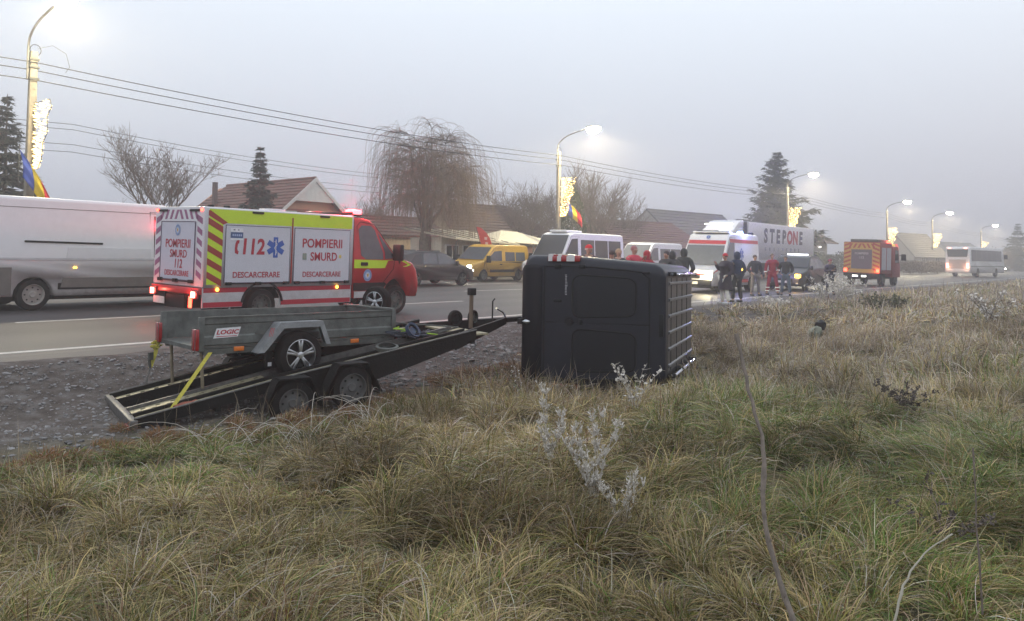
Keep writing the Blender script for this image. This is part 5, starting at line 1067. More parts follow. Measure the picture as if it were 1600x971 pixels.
    if long:
        u_ = MB(); n_ = 16; pr_ = [(.50, .21), (.62, .20), (.78, .185), (.95, .175), (1.08, .165)]
        for z, r_ in pr_:
            for j in range(n_): a = 2*math.pi*j/n_; rr_ = r_*bulk*(1+.05*math.sin(3*a+z*4)); x, y, z_ = S(math.cos(a)*rr_*.85, math.sin(a)*rr_*1.15, z); u_.v.append((x, y, z_))
        u_.f = [(i*n_+j, i*n_+(j+1) % n_, (i+1)*n_+(j+1) % n_, (i+1)*n_+j) for i in range(len(pr_)-1) for j in range(n_)]; obj('coat_skirt', u_, mc, t, smooth=True)
    if bands:
        for b1 in arm:
            kk = Vector(N[b1+1][0]).lerp(Vector(N[b1+2][0]), .55); u_ = MB(); u_.lathe([(-.025, .072*k), (.025, .070*k)], 12, 'z', tuple(kk)); obj('reflective_band', u_, mat('reflective_tape_glow', (.7, .7, .66), .4, emit=.25), ct)  # sleeve tape, same emission in place of reflected light
    hx, hy, hz_ = S(.01, 0, 1.66)
    def cap(r0_, z0_, m_, name, back=.0, full=False):
        u_ = MB(); pr_ = []
        for i in range(7): a = R(90-18*i if full else 90-14*i); pr_.append((math.sin(a)*r0_*1.08, max(.002, math.cos(a)*r0_)))
        u_.lathe(pr_, 16, 'z', (hx-back, hy, hz_+z0_)); return obj(name, u_, m_, t, smooth=True)
    if hood: 
        u_ = MB(); u_.lathe([(.11*k, .002), (.10*k, .05*k), (.05*k, .10*k), (-.03*k, .115*k), (-.11*k, .105*k), (-.17*k, .09*k)], 14, 'z', (hx-.02, hy, hz_+.01), a0=R(50), a1=R(310)); obj('hood', u_, mc, t, smooth=True)
    if hat: cap(.102*k, -.005*k, mat('hat_%02d%02d%02d' % tuple(int(c*99) for c in hat), hat, .9, var=.2), 'hat', .0)
    cap(.094*k, -.01*k, mat('hair_%02d' % int(hair[0]*99), hair, .8), 'hair', .012, True)
    fx = MB()
    for s_ in (-1, 1): fx.disc((0, 0, 0), .001, 3); fx.box(hx+.078*k, hx+.087*k, s_*.032*k-.011*k, s_*.032*k+.011*k, hz_-.045*k, hz_-.033*k)
    obj('eyes', fx, mat('eye_dark', (.02, .02, .02), .3), t)
    u_ = MB().box(hx+.073*k, hx+.084*k, -.022*k, .022*k, hz_-.105*k, hz_-.096*k); obj('mouth', u_, mat('lips', (.28, .10, .09), .6), t)
    return t
NAVY = (.018, .02, .035); BLK = (.016, .016, .018)
def pp(px, y):  # stand on the line y = const at a picture column
    q = (px-800)/FPX; X_ = y*(math.cos(AZ)+q*math.sin(AZ))/(math.sin(AZ)-q*math.cos(AZ)); return (X_, y, gz(X_, y)+.04 if y < 12 else roadz(y))
person('person in a long dark coat, red hat and white trousers, seen from behind', pp(1134, 11.4), R(150), 1.72, (.028, .02, .032), (.75, .72, .66), (.5, .02, .04), arms=('phone', 'pocket'), long=True, shoe=(.5, .5, .5), bulk=1.22)
person('person in a dark blue hooded jacket close behind the one with the red hat', pp(1152, 11.7), R(60), 1.78, (.02, .03, .07), (.03, .03, .035), None, hood=True, bulk=1.1)
person('bareheaded man in a dark jacket and grey trousers before the ambulance wheel', pp(1180, 13.3), R(230), 1.72, NAVY, (.16, .14, .14), None, arms=('pocket', 'down'), bulk=1.1)
person('rescuer in red overalls with pale reflective bands', pp(1207, 13.1), R(215), 1.80, (.24, .012, .03), (.24, .012, .03), None, hair=(.12, .07, .05), arms=('down', 'pocket'), bands=(.45, .8), bulk=1.05, stance=.2)
person('man in a black jacket and blue jeans left of the black SUV', pp(1228, 12.6), R(200), 1.72, BLK, (.07, .10, .14), None, arms=('pocket', 'pocket'), bulk=1.15)
person('person in a dark coat and dull red hat among the tall weeds', pp(1297, 11.7), R(225), 1.62, (.04, .03, .045), (.03, .03, .035), (.28, .05, .08), arms=('fold', 'fold'), bulk=1.1)
person('person with a bright red bobble hat behind the overturned van, leftmost', pp(920, 11.9), R(240), 1.84, (.05, .02, .025), BLK, (.60, .03, .04), hair=(.6, .55, .5), arms=('down', 'down'))
person('dark-haired person in black beside the blond one behind the van', pp(957, 11.9), R(80), 1.72, BLK, BLK, None, bulk=1.1)
person('blond person with pale hat behind the overturned van', pp(967, 12.1), R(235), 1.78, (.03, .03, .03), BLK, None, hair=(.38, .26, .16))
person('person in a red and white patterned jacket behind the van roof edge', pp(991, 12.0), R(250), 1.88, (.50, .04, .07), BLK, None, hair=(.30, .12, .12), arms=('fold', 'phone'))
person('person in a plain dark red hood behind the van', pp(1011, 12.1), R(60), 1.73, (.35, .02, .03), BLK, (.42, .02, .03), hood=True, bulk=1.1)
person('dark-haired person looking left above the van roof rail', pp(1042, 11.8), R(170), 1.75, (.03, .028, .03), BLK, None, hair=(.035, .025, .02), bulk=1.2)
person('person in a grey fur hood turned away beside the roof rail', pp(1051, 12.0), R(50), 1.74, (.035, .033, .033), BLK, None, hood=True, hair=(.16, .15, .14), bulk=1.3)
person('dark hooded person standing in front of the ambulance windscreen', pp(1069, 12.4), R(30), 1.84, (.03, .032, .03), (.03, .03, .03), None, hood=True, bulk=1.15)
# litter bag in the field
p = gp(18.5, 6.1); t = thing('carrier_bag', 'pale green and black carrier bag lying in the frosted field', 'bag', (p[0], p[1], p[2]+.05), R(40))
bmx = bmesh.new(); bmesh.ops.create_icosphere(bmx, subdivisions=3, radius=.19)
for v in bmx.verts: v.co = v.co*(1+.55*noise.noise(v.co*7)+.3*noise.noise(v.co*19)); v.co.z = v.co.z*1.0+.16; v.co.y *= .6
me = bpy.data.meshes.new('bag'); bmx.to_mesh(me); bmx.free(); obj('bag', me, mat('pale_green_film', (.15, .165, .125), .5, var=.4, scale=9), t, smooth=True)
bmx = bmesh.new(); bmesh.ops.create_icosphere(bmx, subdivisions=2, radius=.12)
for v in bmx.verts: v.co = v.co*(1+.4*noise.noise(v.co*14)); v.co += Vector((-.02, -.12, .38))
me = bpy.data.meshes.new('dark_flap'); bmx.to_mesh(me); bmx.free(); obj('dark_flap', me, m_black, t, smooth=True)
# ================================================================ street lamps, festive lights, flags
POLES = [(9.72, 7.67), (37.58, 7.72), (74.3, 8.5), (109.4, 8.2), (135.6, 8.2), (178.5, 8.0), (231, 8.0)]
PY = 27.0
labs = ['concrete lamp post nearest the camera, its lamp glaring at the top left', 'concrete lamp post behind the minibus, second from the left', 'lamp post standing before the tall spruce', 'lamp post behind the far fire truck', 'lamp post between the far fire truck and the coach', 'lamp post behind the coach', 'faint lamp post at the right edge, farthest away']
def lamp_post(i_):
    X_, H_ = POLES[i_]; z0 = roadz(PY); t = thing('street_lamp', labs[i_], 'street lamp', (X_, PY, z0), 0, 'street lamps along the far side of the road')
    lean = (-.012, 0) if i_ > 0 else (-.02, 0)
    m_ = MB(); h = H_-z0; m_.add([(-.14, -.11, 0), (.14, -.11, 0), (.14, .11, 0), (-.14, .11, 0), (-.10, -.085, h), (.10, -.085, h), (.10, .085, h), (-.10, .085, h)], [(0, 3, 2, 1), (4, 5, 6, 7), (0, 1, 5, 4), (1, 2, 6, 5), (2, 3, 7, 6), (3, 0, 4, 7)]); obj('post', m_, m_conc, t, bevel=.02)
    ox = 0
    a = MB(); pts = [(ox-.16, -.02, h-.9), (ox-.16, -.02, h+.10), (ox-.15, -.18, h+.50), (ox-.12, -.75, h+.85), (ox-.1, -2.0, h+1.13)]; fine = []
    for k in range(len(pts)-1):
        for j in range(4):
            u_ = j/4; P0, P1, P2, P3 = [Vector(pts[max(0, min(len(pts)-1, k+d))]) for d in (-1, 0, 1, 2)]; fine.append(.5*((2*P1)+(P2-P0)*u_+(2*P0-5*P1+4*P2-P3)*u_*u_+(3*P1-P0-3*P2+P3)*u_**3))
    fine.append(Vector(pts[-1])); a.tube(fine, .035 if i_ < 3 else .05, 8); obj('arm', a, mat('lamp_arm_grey', (.16, .16, .15), .6, .3), t, smooth=True)
    hd = bx('lamp_head', (ox-.22, ox+.05, -2.75, -2.0, h+1.12, h+1.26), mat('lamp_arm_grey', (.16, .16, .15), .6, .3), t, .03); gl = MB(); gl.lathe([(-.20, .001), (-.185, .08), (-.13, .155), (-.05, .19), (0, .20)], 16, 'z'); gl.v = [(ox-.085+v[0]*1.4, -2.42+v[1]*2.3, h+1.12+v[2]*1.7) for v in gl.v]; obj('lamp_glass_glare', gl, m_sodium, hd, smooth=True)  # glass bowl made larger than its head to stand in for glare
    for k, zz in enumerate((h-.25, h-.50, h-.85)): bx('clamp', (ox-.14, ox+.14, -.12, .12, zz-.03, zz+.03), m_galvd, t)
    if i_ < 2:
        m_ = MB(); m_.tube([(ox+.05+.16*math.cos(a_), 0, h+.06+.17*math.sin(a_)) for a_ in [x*.45 for x in range(15)]], .012, 5); obj('cable_loop', m_, m_black, t)
    if i_ == 0:
        m_ = MB(); m_.tube([(ox+.1, -.1, h+.1), (ox+.5, -.1, h+.28), (ox+.9, -.1, h+.1), (ox+1.02, -.1, h-.3), (ox+.9, -.1, h-.5)], .008, 4); obj('loose_cable', m_, m_galvd, t, smooth=True); bx('meter_box', (-.55, -.35, -.1, .05, 1.5, 1.9), mat('grey_box', (.45, .45, .42), .6), t)
    lp = bpy.data.lights.new('lamp_light', 'SPOT'); lp.spot_size = R(172); lp.spot_blend = .25; lp.color = (1, .84, .52); lp.energy = [1900, 4200, 5200, 5200, 5200, 5200, 4500][i_]; lp.shadow_soft_size = .25
    lo = bpy.data.objects.new('lamp_light', lp); col.objects.link(lo); lo.parent = t; lo.location = (ox-.08, -2.42, h+.74)
    return t
bulb = bmesh.new(); bmesh.ops.create_icosphere(bulb, subdivisions=1, radius=1); bv = [v.co.copy() for v in bulb.verts]; bf = [[v.index for v in f.verts] for f in bulb.faces]; bulb.free()
flabs = ['tall narrow festive light net on the nearest post above a flag', 'festive light net on the post behind the minibus', 'festive light net beside the tall spruce', 'festive light net above the far fire truck', 'festive light net left of the coach', 'small festive light net above the coach roof', 'farthest festive light net at the right edge']
def festive(i_):
    X_, H_ = POLES[i_]; h = [2.05, 2.2, 2.05, 2.3, 2.1, 1.4, 2.6][i_]; wd = [1.15, 1.0, 1.1, 1.1, 1.15, 1.1, 1.1][i_]; top = [6.05, 6.15, 6.55, 6.0, 6.1, 6.0, 5.9][i_]
    t = thing('festive_light', flabs[i_], 'festive light', (X_+.02, PY-.14, top-h), R(-90), 'festive light nets hung on the lamp posts'); rd = random.Random(i_)
    f_ = MB(); prof = []
    for k in range(9):
        z = h*(1-k/8); wv = wd*(1.0 if k < 2 else 1.0-.60*((k-1)/7)**1.3)*(1+.13*math.sin(k*2.1+i_)); prof.append((wv, z))
    f_.tube([(0, 0, h), (0, 0, 0)]+[(w_, 0, z) for w_, z in prof[::-1]]+[(0, 0, h)], .012, 4); obj('net_frame', f_, m_galvd, t)
    B = MB(); s0 = [.015, .020, .028, .038, .048, .06, .08][i_]; n_ = [300, 330, 320, 230, 170, 80, 80][i_]
    for _ in range(n_):
        z = h*(1-rd.random()**1.15); k = (1-z/h)*8; a = int(min(7, k)); w_ = prof[a][0]*(1-(k-a))+prof[a+1][0]*(k-a); x = w_*rd.random(); s_ = s0*rd.uniform(.7, 1.3)
        B.add([v*s_+Vector((x, rd.uniform(-.05, .05), z)) for v in bv], bf)
    obj('bulb_string', B, m_bulb, t, kind='stuff')
    if i_ < 3:
        lp = bpy.data.lights.new('net_light', 'POINT'); lp.color = (1, .85, .55); lp.energy = 9; lp.shadow_soft_size = .4; lo = bpy.data.objects.new('net_light', lp); col.objects.link(lo); lo.parent = t; lo.location = (.5, -.5, h*.6)
def flag(i_, label, x, z, sc_, yaw, tilt, yo=-.18):
    t = thing('flag', label, 'flag', (x, PY+yo, z), yaw, 'tricolour flags on the lamp posts'); 
    for k, (nm, c) in enumerate((('blue_band', (.02, .05, .28)), ('yellow_band', (.75, .55, .02)), ('red_band', (.60, .02, .03)))):
        m_ = MB(); nu, nv_ = 6, 8
        for a in range(nu+1):
            for b_ in range(nv_+1):
                u_ = (k+a/nu)*.40*sc_; v = b_/nv_*1.0*sc_; y_ = .08*sc_*math.sin(u_*6/sc_+v*2.5)+.03*math.sin(v*9); dr = tilt*u_
                m_.v.append((u_*.75+.12*sc_*math.sin(v*2), y_, -v*.85-dr-.25*sc_*(u_/sc_)**2))
        m_.f = [(a*(nv_+1)+b_, (a+1)*(nv_+1)+b_, (a+1)*(nv_+1)+b_+1, a*(nv_+1)+b_+1) for a in range(nu) for b_ in range(nv_)]
        o = obj(nm, m_, mat('flag_'+nm, c, .8, var=.12), t, smooth=True); s_ = o.modifiers.new('solid', 'SOLIDIFY'); s_.thickness = .006
    m_ = MB(); m_.tube([(0, .05, -1.0*sc_), (0, .05, .15)], .014, 6); obj('flag_staff', m_, m_galvd, t)
for i_ in range(7): lamp_post(i_); festive(i_)
flag(0, 'blue yellow and red flag drooping on the nearest lamp post below the lights', 9.35, 4.6, 1.0, R(-20), 1.0)
flag(1, 'tricolour flag beside the dark thuja on the second lamp post', 37.75, 4.75, .9, R(-62), .35, -.45)
flag(2, 'small tricolour flag behind the far fire truck', 109.5, 3.7, 1.1, R(-80), -.5)
# ---------------------------------------------------------------- power lines
def wire(name, label, pts, rad, sag):
    t = MB(); P_ = []
    for i in range(len(pts)-1):
        a, c = Vector(pts[i]), Vector(pts[i+1]); n_ = 14
        for k in range(n_): u_ = k/n_; P_.append(a.lerp(c, u_)+Vector((0, 0, -sag*4*u_*(1-u_))))
    P_.append(Vector(pts[-1])); b0 = P_[0].copy(); t.tube([p-b0 for p in P_], rad, 5); o = obj(name, t, mat('cable_black', (.03, .03, .032), .7), smooth=True); o.location = b0; tag(o, label, 'cable', 'overhead cables'); return o
for k, (dz, dy, lab) in enumerate(((-.35, -.12, 'topmost overhead cable along the lamp posts'), (-.55, .10, 'middle overhead cable along the lamp posts'), (-.90, -.14, 'lowest overhead cable along the lamp posts'))):
    wire('power_cable', lab, [(-24, PY+dy, 7.7+dz)]+[(X_, PY+dy, H_+dz+[0, 0.1, -.1, 0, 0, 0, 0][q]) for q, (X_, H_) in enumerate(POLES)], .015, .28)
for k, (z, lab) in enumerate(((7.5, 'upper thin cable crossing behind the bare trees and rooftops'), (7.25, 'second thin cable crossing behind the bare trees'), (6.55, 'third thin cable behind the red tiled roof'), (6.2, 'lowest faint cable behind the red tiled roof'))):
    wire('rear_cable', lab, [(-5, 39, z+.3), (16, 39.5, z), (44, 44, z+.1), (82, 47, z), (130, 47, z)], .013, .35)
# ================================================================ trees
m_bark = mat('grey_bark', (.12, .10, .08), .95, var=.35, scale=8, bump=.5); m_twig = mat('bare_twigs', (.17, .125, .095), .95, var=.3)
m_willow = mat('willow_twigs', (.21, .16, .115), .95, var=.3); m_needle = mat('spruce_needles', (.035, .045, .028), .9, var=.4, scale=3); m_thuja = mat('thuja_leaf', (.04, .05, .025), .9, var=.4, scale=3)
class TB:
    """fast branch collector: three-sided tapering twigs"""
    def __init__(s): s.a = []; s.b = []; s.ra = []; s.rb = []
    def seg(s, a, b, ra, rb): s.a.append(tuple(a)); s.b.append(tuple(b)); s.ra.append(ra); s.rb.append(rb)
    def build(s, name, m, par):
        a = np.array(s.a); b = np.array(s.b); d = b-a; L = np.linalg.norm(d, axis=1, keepdims=True)+1e-9; d = d/L
        h = np.where(np.abs(d[:, 2:3]) < .9, np.array([[0, 0, 1.]]), np.array([[1., 0, 0]])); u_ = np.cross(d, h); u_ /= np.linalg.norm(u_, axis=1, keepdims=True)+1e-9; v = np.cross(d, u_); V = []
        for base, r_ in ((a, np.array(s.ra)[:, None]), (b, np.array(s.rb)[:, None])):
            for k in range(3): an = 2.094*k; V.append(base+(u_*math.cos(an)+v*math.sin(an))*r_)
        V = np.stack(V, 1).reshape(-1, 3); n_ = len(a); q = (np.arange(n_)*6)[:, None, None]+np.array([[0, 1, 4, 3], [1, 2, 5, 4], [2, 0, 3, 5]])[None]; F_ = q.reshape(-1, 4)
        me = bpy.data.meshes.new(name); me.vertices.add(len(V)); me.vertices.foreach_set('co', V.astype(np.float32).ravel()); me.loops.add(F_.size); me.loops.foreach_set('vertex_index', F_.astype(np.int32).ravel()); me.polygons.add(len(F_)); me.polygons.foreach_set('loop_start', (np.arange(len(F_))*4).astype(np.int32)); me.update()
        return obj(name, me, m, par)
def bare_tree(name, label, loc, h, seed, spread=.8, levels=5, trunk=.17, fork=.22, m=None, willow=False, group='bare trees behind the road', kids=(3, 5), twr=.010):
    rd = random.Random(seed); t = thing(name, label, 'tree', loc, rd.uniform(0, 6), group); big = TB(); sm = TB()
    def grow(p, d, L, r_, lv):
        n_ = 4 if lv < 3 else 3; q = Vector(p); dd = Vector(d); pts = [q.copy()]
        for k in range(n_):
            dd = (dd+Vector((rd.gauss(0, .13), rd.gauss(0, .13), rd.gauss(0, .10)+(.06 if not willow or lv < 3 else -.16)))).normalized(); nq = q+dd*L/n_; ra, rb = r_*(1-.5*k/n_), r_*(1-.5*(k+1)/n_)
            (big if lv < 2 else sm).seg(q, nq, ra, rb); q = nq; pts.append(q.copy())
        if lv >= levels:
            if willow:
                for _ in range(2):
                    s_ = pts[rd.randint(1, n_)].copy(); d2 = Vector((rd.gauss(0, 1), rd.gauss(0, 1), .15)).normalized()*.5; ln = rd.uniform(.25, .5); kk = rd.randint(4, 9)
                    for j in range(kk):
                        nz_ = s_+d2*ln*.5+Vector((0, 0, -ln*.62*min(1, .25+j*.4))); 
                        if nz_.z < .9: break
                        sm.seg(s_, nz_, twr*.5, twr*.42); s_ = nz_; d2 = d2*.55
            return
        for _ in range(rd.randint(*kids)):
            s_ = pts[rd.randint(1 if lv else 2, n_)]; up_ = rd.uniform(.1, .8) if lv < 3 else rd.uniform(-.2, .7)
            side_ = Vector((rd.gauss(0, 1), rd.gauss(0, 1), 0)).normalized()*spread; nd = (dd*.75+side_+Vector((0, 0, up_*.5))).normalized(); grow(s_, nd, L*rd.uniform(.55, .82), max(twr, r_*.52), lv+1)
        grow(q, dd, L*.72, max(twr, r_*.5), lv+1)
    base = MB(); base.tube([(0, 0, -.2), (.02, 0, h*fork*.5), (0, .03, h*fork)], [trunk*1.2, trunk, trunk*.9], 9); obj('trunk', base, m_bark, t, smooth=True)
    for k in range(4 if not willow else 6):
        a = k*6.28/(4 if not willow else 6)+rd.uniform(-.4, .4); grow((0, .0, h*fork), Vector((math.cos(a)*spread*.8, math.sin(a)*spread*.8, rd.uniform(.9, 1.6))).normalized(), h*rd.uniform(.24, .32), trunk*.6, 1)
    big.build('limbs', m_bark, t); o = sm.build('twigs', m or m_twig, t); o['kind'] = 'stuff'; return t
def conifer(name, label, loc, h, rad, seed, layers=22, dens=1., group='spruces behind the road', m=None, gap=.25, cs=1., pw=1.05):
    rd = random.Random(seed); t = thing(name, label, 'tree', loc, rd.uniform(0, 6), group); b_ = MB(); b_.tube([(0, 0, -.2), (.02, 0, h*.5), (0, 0, h*.985)], [h*.018, h*.011, .012], 7); obj('trunk', b_, m_bark, t, smooth=True); br = TB(); lf = MB()
    for k in range(layers):
        f_ = (k+.5)/layers; z = h*(.05+.93*f_)+rd.uniform(-.2, .2)*h/layers*1.5; R_ = rad*(1-f_)**pw*rd.uniform(.7, 1.15)+.09
        nb_ = int(rd.randint(8, 12)*(1-.3*f_))
        for j in range(nb_):
            if rd.random() < gap*.45: continue
            a = rd.uniform(0, 6.28); L = R_*rd.uniform(.45, 1.15); dr = -.10-.22*(1-f_); p0 = Vector((0, 0, z)); n_ = 5; prev = p0
            for i in range(1, n_+1):
                u_ = i/n_; q = Vector((math.cos(a)*L*u_, math.sin(a)*L*u_, z+L*(dr*u_+.28*u_*u_*(.4+f_))+rd.gauss(0, .03))); br.seg(prev, q, .022*(1-u_*.7), .02*(1-u_*.8)); 
                nn = int((3.5+6*min(1, L/1.5))*dens)
                for _ in range(nn):
                    c = prev.lerp(q, rd.random()); s_ = (.07+.14*(1-f_))*rd.uniform(.6, 1.3)*cs; sid = Vector((math.cos(a+rd.choice((-1, 1))*rd.uniform(.4, 1.2)), math.sin(a+rd.choice((-1, 1))*rd.uniform(.4, 1.2)), rd.uniform(-.75, .25)))*s_*1.9
                    wv = sid.cross(Vector((rd.gauss(0, .5), rd.gauss(0, .5), 1))).normalized()*s_*.30
                    lf.add([c, c+sid*.5+wv, c+sid, c+sid*.5-wv], [(0, 1, 2, 3)])
                prev = q
    br.build('branches', m_bark, t)['kind'] = 'stuff'; obj('needles', lf, m or m_needle, t, kind='stuff'); return t
gzb = .37
def bp_(px, dep): p = at(px, dep); return (p.x, p.y, gzb)
bare_tree('walnut_tree', 'bare spreading tree left of the red tiled roof', bp_(248, 41), 7.0, 5, .72, 6, .20, .18, kids=(2, 3), twr=.011)
bare_tree('walnut_tree', 'lower bare branches between the spreading tree and the nearest post', bp_(205, 46), 4.6, 15, .95, 5, .13, .15, kids=(2, 4), twr=.012)
bare_tree('bare_shrub', 'small bare shrub beside the nearest lamp post', bp_(92, 36), 3.4, 17, .7, 5, .06, .12, kids=(2, 4), twr=.008)
def willow(name, label, loc, h, rad, seed):
    rd = random.Random(seed); t = thing(name, label, 'tree', loc, rd.uniform(0, 6), 'bare trees behind the road'); b_ = MB(); b_.tube([(0, 0, -.2), (.03, 0, .9), (0, .04, 1.9), (.05, .1, 2.6)], [.42, .34, .32, .26], 10); obj('trunk', b_, m_bark, t, smooth=True); lb = TB(); tw = TB()
    def strand(p, az, L):
        el = rd.uniform(-.2, .7); q = Vector(p); n_ = 6
        for k in range(n_):
            s_ = L/n_; nq = q+Vector((math.cos(az)*math.cos(el), math.sin(az)*math.cos(el), math.sin(el)))*s_
            if nq.z < 1.5+rd.random()*.8: break
            tw.seg(q, nq, .0085*(1-.08*k), .0085*(1-.08*(k+1))); q = nq; el = max(-1.52, el-rd.uniform(.35, .75)); az += rd.gauss(0, .12)
    for i in range(13):
        a0 = i*6.283/13*2.4+rd.uniform(-.3, .3); ro_ = rad*rd.uniform(.15, .85); zt = h*rd.uniform(.80, .97)*(1-.28*(ro_/rad)**2); P0 = Vector((0, 0, rd.uniform(1.9, 2.6))); P2 = Vector((math.cos(a0)*ro_, math.sin(a0)*ro_, zt)); P1 = Vector((math.cos(a0)*ro_*.35, math.sin(a0)*ro_*.35, zt*.62)); pts = []
        for k in range(9): u_ = k/8; pts.append(P0*(1-u_)**2+P1*2*u_*(1-u_)+P2*u_*u_+Vector((rd.gauss(0, .05), rd.gauss(0, .05), 0)))
        for k in range(8): lb.seg(pts[k], pts[k+1], .13*(1-.115*k), .13*(1-.115*(k+1)))
        for _ in range(13):
            k = rd.randint(3, 8); s_ = pts[k]; a1 = a0+rd.gauss(0, 1.0); L1 = rd.uniform(.5, 1.5); q = s_; el = rd.uniform(.2, .9); sub_ = [q]
            for m_ in range(4): nq = q+Vector((math.cos(a1)*math.cos(el), math.sin(a1)*math.cos(el), math.sin(el)))*L1/4; lb.seg(q, nq, .026*(1-.15*m_), .026*(1-.15*(m_+1))); q = nq; el -= rd.uniform(.1, .4); sub_.append(q)
            for _ in range(17): strand(rd.choice(sub_[1:]), a1+rd.gauss(0, .9), rd.uniform(1.0, 4.2))
    lb.build('limbs', m_bark, t); tw.build('twigs', m_willow, t)['kind'] = 'stuff'; return t
WT = willow('willow_tree', 'large weeping willow with brown hanging twigs and a thick trunk', bp_(664, 43), 8.5, 2.7, 23)
t = MB(); t.tube([(0, 0, .2), (.4, .2, 1.0), (.9, .4, 1.7), (1.6, .7, 2.3)], [.16, .14, .12, .09], 8); o = obj('low_limb', t, m_bark, WT, smooth=True); o.rotation_euler = (0, 0, -WT.rotation_euler.z-R(50))
bare_tree('bare_tree', 'reddish bare tree in the glow behind the rescue truck cab', bp_(572, 50), 5.4, 33, .8, 5, .14, .15, kids=(3, 4), twr=.012)
for i_, (px, dep, h, lab) in enumerate([(822, 62, 8.6, 'bare tree left of the second lamp post'), (862, 66, 8.2, 'bare tree directly behind the second lamp post'), (935, 58, 9.0, 'tallest bare tree right of the dark thuja'), (975, 66, 7.6, 'bare tree above the red brown roof'), (787, 70, 6.8, 'thin bare tree over the brown hipped roof'), (905, 75, 9.6, 'faint bare tree behind the thuja')]):
    bare_tree('bare_tree', lab, bp_(px, dep), h, 60+i_, .66, 5, .17, .14, kids=(3, 4), twr=.014)
conifer('spruce_tree', 'dark spruce at the left edge beside the nearest lamp post', bp_(4, 34), 8.0, 2.3, 1, 34, 1.5, cs=1.3)
conifer('spruce_tree', 'small thin-topped spruce in front of the red tiled roof', bp_(404, 43), 7.1, 1.65, 2, 32, 1.4, cs=1.3)
conifer('spruce_tree', 'tall dark spruce behind the lorry box', bp_(1215, 82), 12.6, 6.3, 3, 40, 2.2, cs=2.2, pw=.85)
conifer('spruce_tree', 'hazy spruce at the right edge behind the coach', bp_(1591, 165), 10, 4.2, 4, 18, 1.1, cs=3)
def thuja(name, label, loc, h, r_, seed):
    rd = random.Random(seed); t = thing(name, label, 'tree', loc, 0, 'evergreens behind the road'); b_ = MB(); b_.tube([(0, 0, -.1), (0, 0, h*.8)], [.09, .03], 6); obj('trunk', b_, m_bark, t); lf = MB()
    for _ in range(5200):
        u_ = rd.random(); z = h*u_; rr_ = r_*(math.sin(min(1, (u_*.9+.12))*math.pi*.62+.55))**.8*(1-u_**5)*(.55+.45*rd.random()**.5)*(1+.15*noise.noise(Vector((z*2, seed, rd.random())))); a = rd.uniform(0, 6.28); c = Vector((math.cos(a)*rr_, math.sin(a)*rr_, z)); d = Vector((math.cos(a)*.4, math.sin(a)*.4, 1)).normalized()*rd.uniform(.08, .22); wv = d.cross(Vector((rd.gauss(0, 1), rd.gauss(0, 1), .2))).normalized()*.04
        lf.add([c, c+d*.5+wv, c+d, c+d*.5-wv], [(0, 1, 2, 3)])
    obj('crown', lf, m_thuja, t, kind='stuff'); return t
thuja('thuja_tree', 'dark columnar thuja behind the second lamp post and its flag', bp_(893, 50), 5.9, .95, 1)
def bush(label, loc, L, h, seed, m, d=1.2):
    rd = random.Random(seed); lf = MB()
    for _ in range(int(900*L/3)):
        x = rd.uniform(-L/2, L/2); z = h*rd.random()**.7*(.75+.35*noise.noise(Vector((x*.7, seed, 0)))); y = rd.gauss(0, d*.35); c = Vector((x, y, z)); s_ = rd.uniform(.10, .26); v1 = Vector((rd.gauss(0, 1), rd.gauss(0, 1), rd.gauss(0, 1)+.6)).normalized()*s_; v2 = v1.cross(Vector((rd.gauss(0, 1), rd.gauss(0, 1), 1))).normalized()*s_*.25; lf.add([c, c+v1*.5+v2, c+v1, c+v1*.5-v2], [(0, 1, 2, 3)])
    t = thing('hedge', label, 'hedge', loc); obj('foliage', lf, m, t, kind='stuff'); return t
m_dead = mat('dead_hedge_leaf', (.12, .085, .06), .9, var=.4); m_dk = mat('dark_hedge_leaf', (.05, .055, .035), .9, var=.4)
for px, dep, L, h, m_, lab in ((1290, 88, 12, 2.6, m_dk, 'hazy dark hedge right of the lorry box'), (1345, 100, 16, 3.0, m_dk, 'hazy dark hedge behind the far fire truck'), (560, 44, 9, 1.9, m_dead, 'brown hedge behind the rescue truck cab'), (140, 46, 14, 1.6, m_dk, 'low hedge behind the white panel van'), (1445, 98, 22, 1.7, m_dead, 'low brown hedge before the far barn'), (1560, 150, 40, 4.5, m_dead, 'hazy mass of trees behind the coach')): bush(lab, bp_(px, dep), L, h, int(px), m_)
# ================================================================ houses
def tile_roof(par, e0, e1, r0_, r1_, m, courses=12, name='roof_slope'):
    """courses of tiles between eaves line e0-e1 and ridge line r0-r1, each lapping the one below"""
    e0, e1, r0_, r1_ = [Vector(q) for q in (e0, e1, r0_, r1_)]; nrm = (e1-e0).cross(r0_-e0).normalized(); nrm = nrm if nrm.z > 0 else -nrm; t = MB()
    for k in range(courses):
        a, c = k/courses, (k+1)/courses; p = [e0.lerp(r0_, a), e1.lerp(r1_, a), e1.lerp(r1_, c), e0.lerp(r0_, c)]; u_ = nrm*.07; lo_ = nrm*.0
        t.add([p[0]+u_, p[1]+u_, p[2]+u_*.25, p[3]+u_*.25, p[0]-nrm*.06, p[1]-nrm*.06, p[2]-nrm*.06, p[3]-nrm*.06], [(0, 1, 2, 3), (4, 5, 6, 7), (0, 1, 5, 4), (1, 2, 6, 5), (3, 0, 4, 7)])
    return obj(name, t, m, par)
m_tile = mat('red_clay_tiles', (.165, .080, .058), .85, var=.25, scale=2.5, bump=.3, bscale=14); m_tileb = mat('brown_roof_sheets', (.10, .055, .042), .8, var=.25, scale=2); m_tiler = mat('dark_red_roof', (.13, .06, .055), .8, var=.2, scale=2); m_tileg = mat('grey_roof', (.10, .095, .10), .8, var=.2, scale=2)
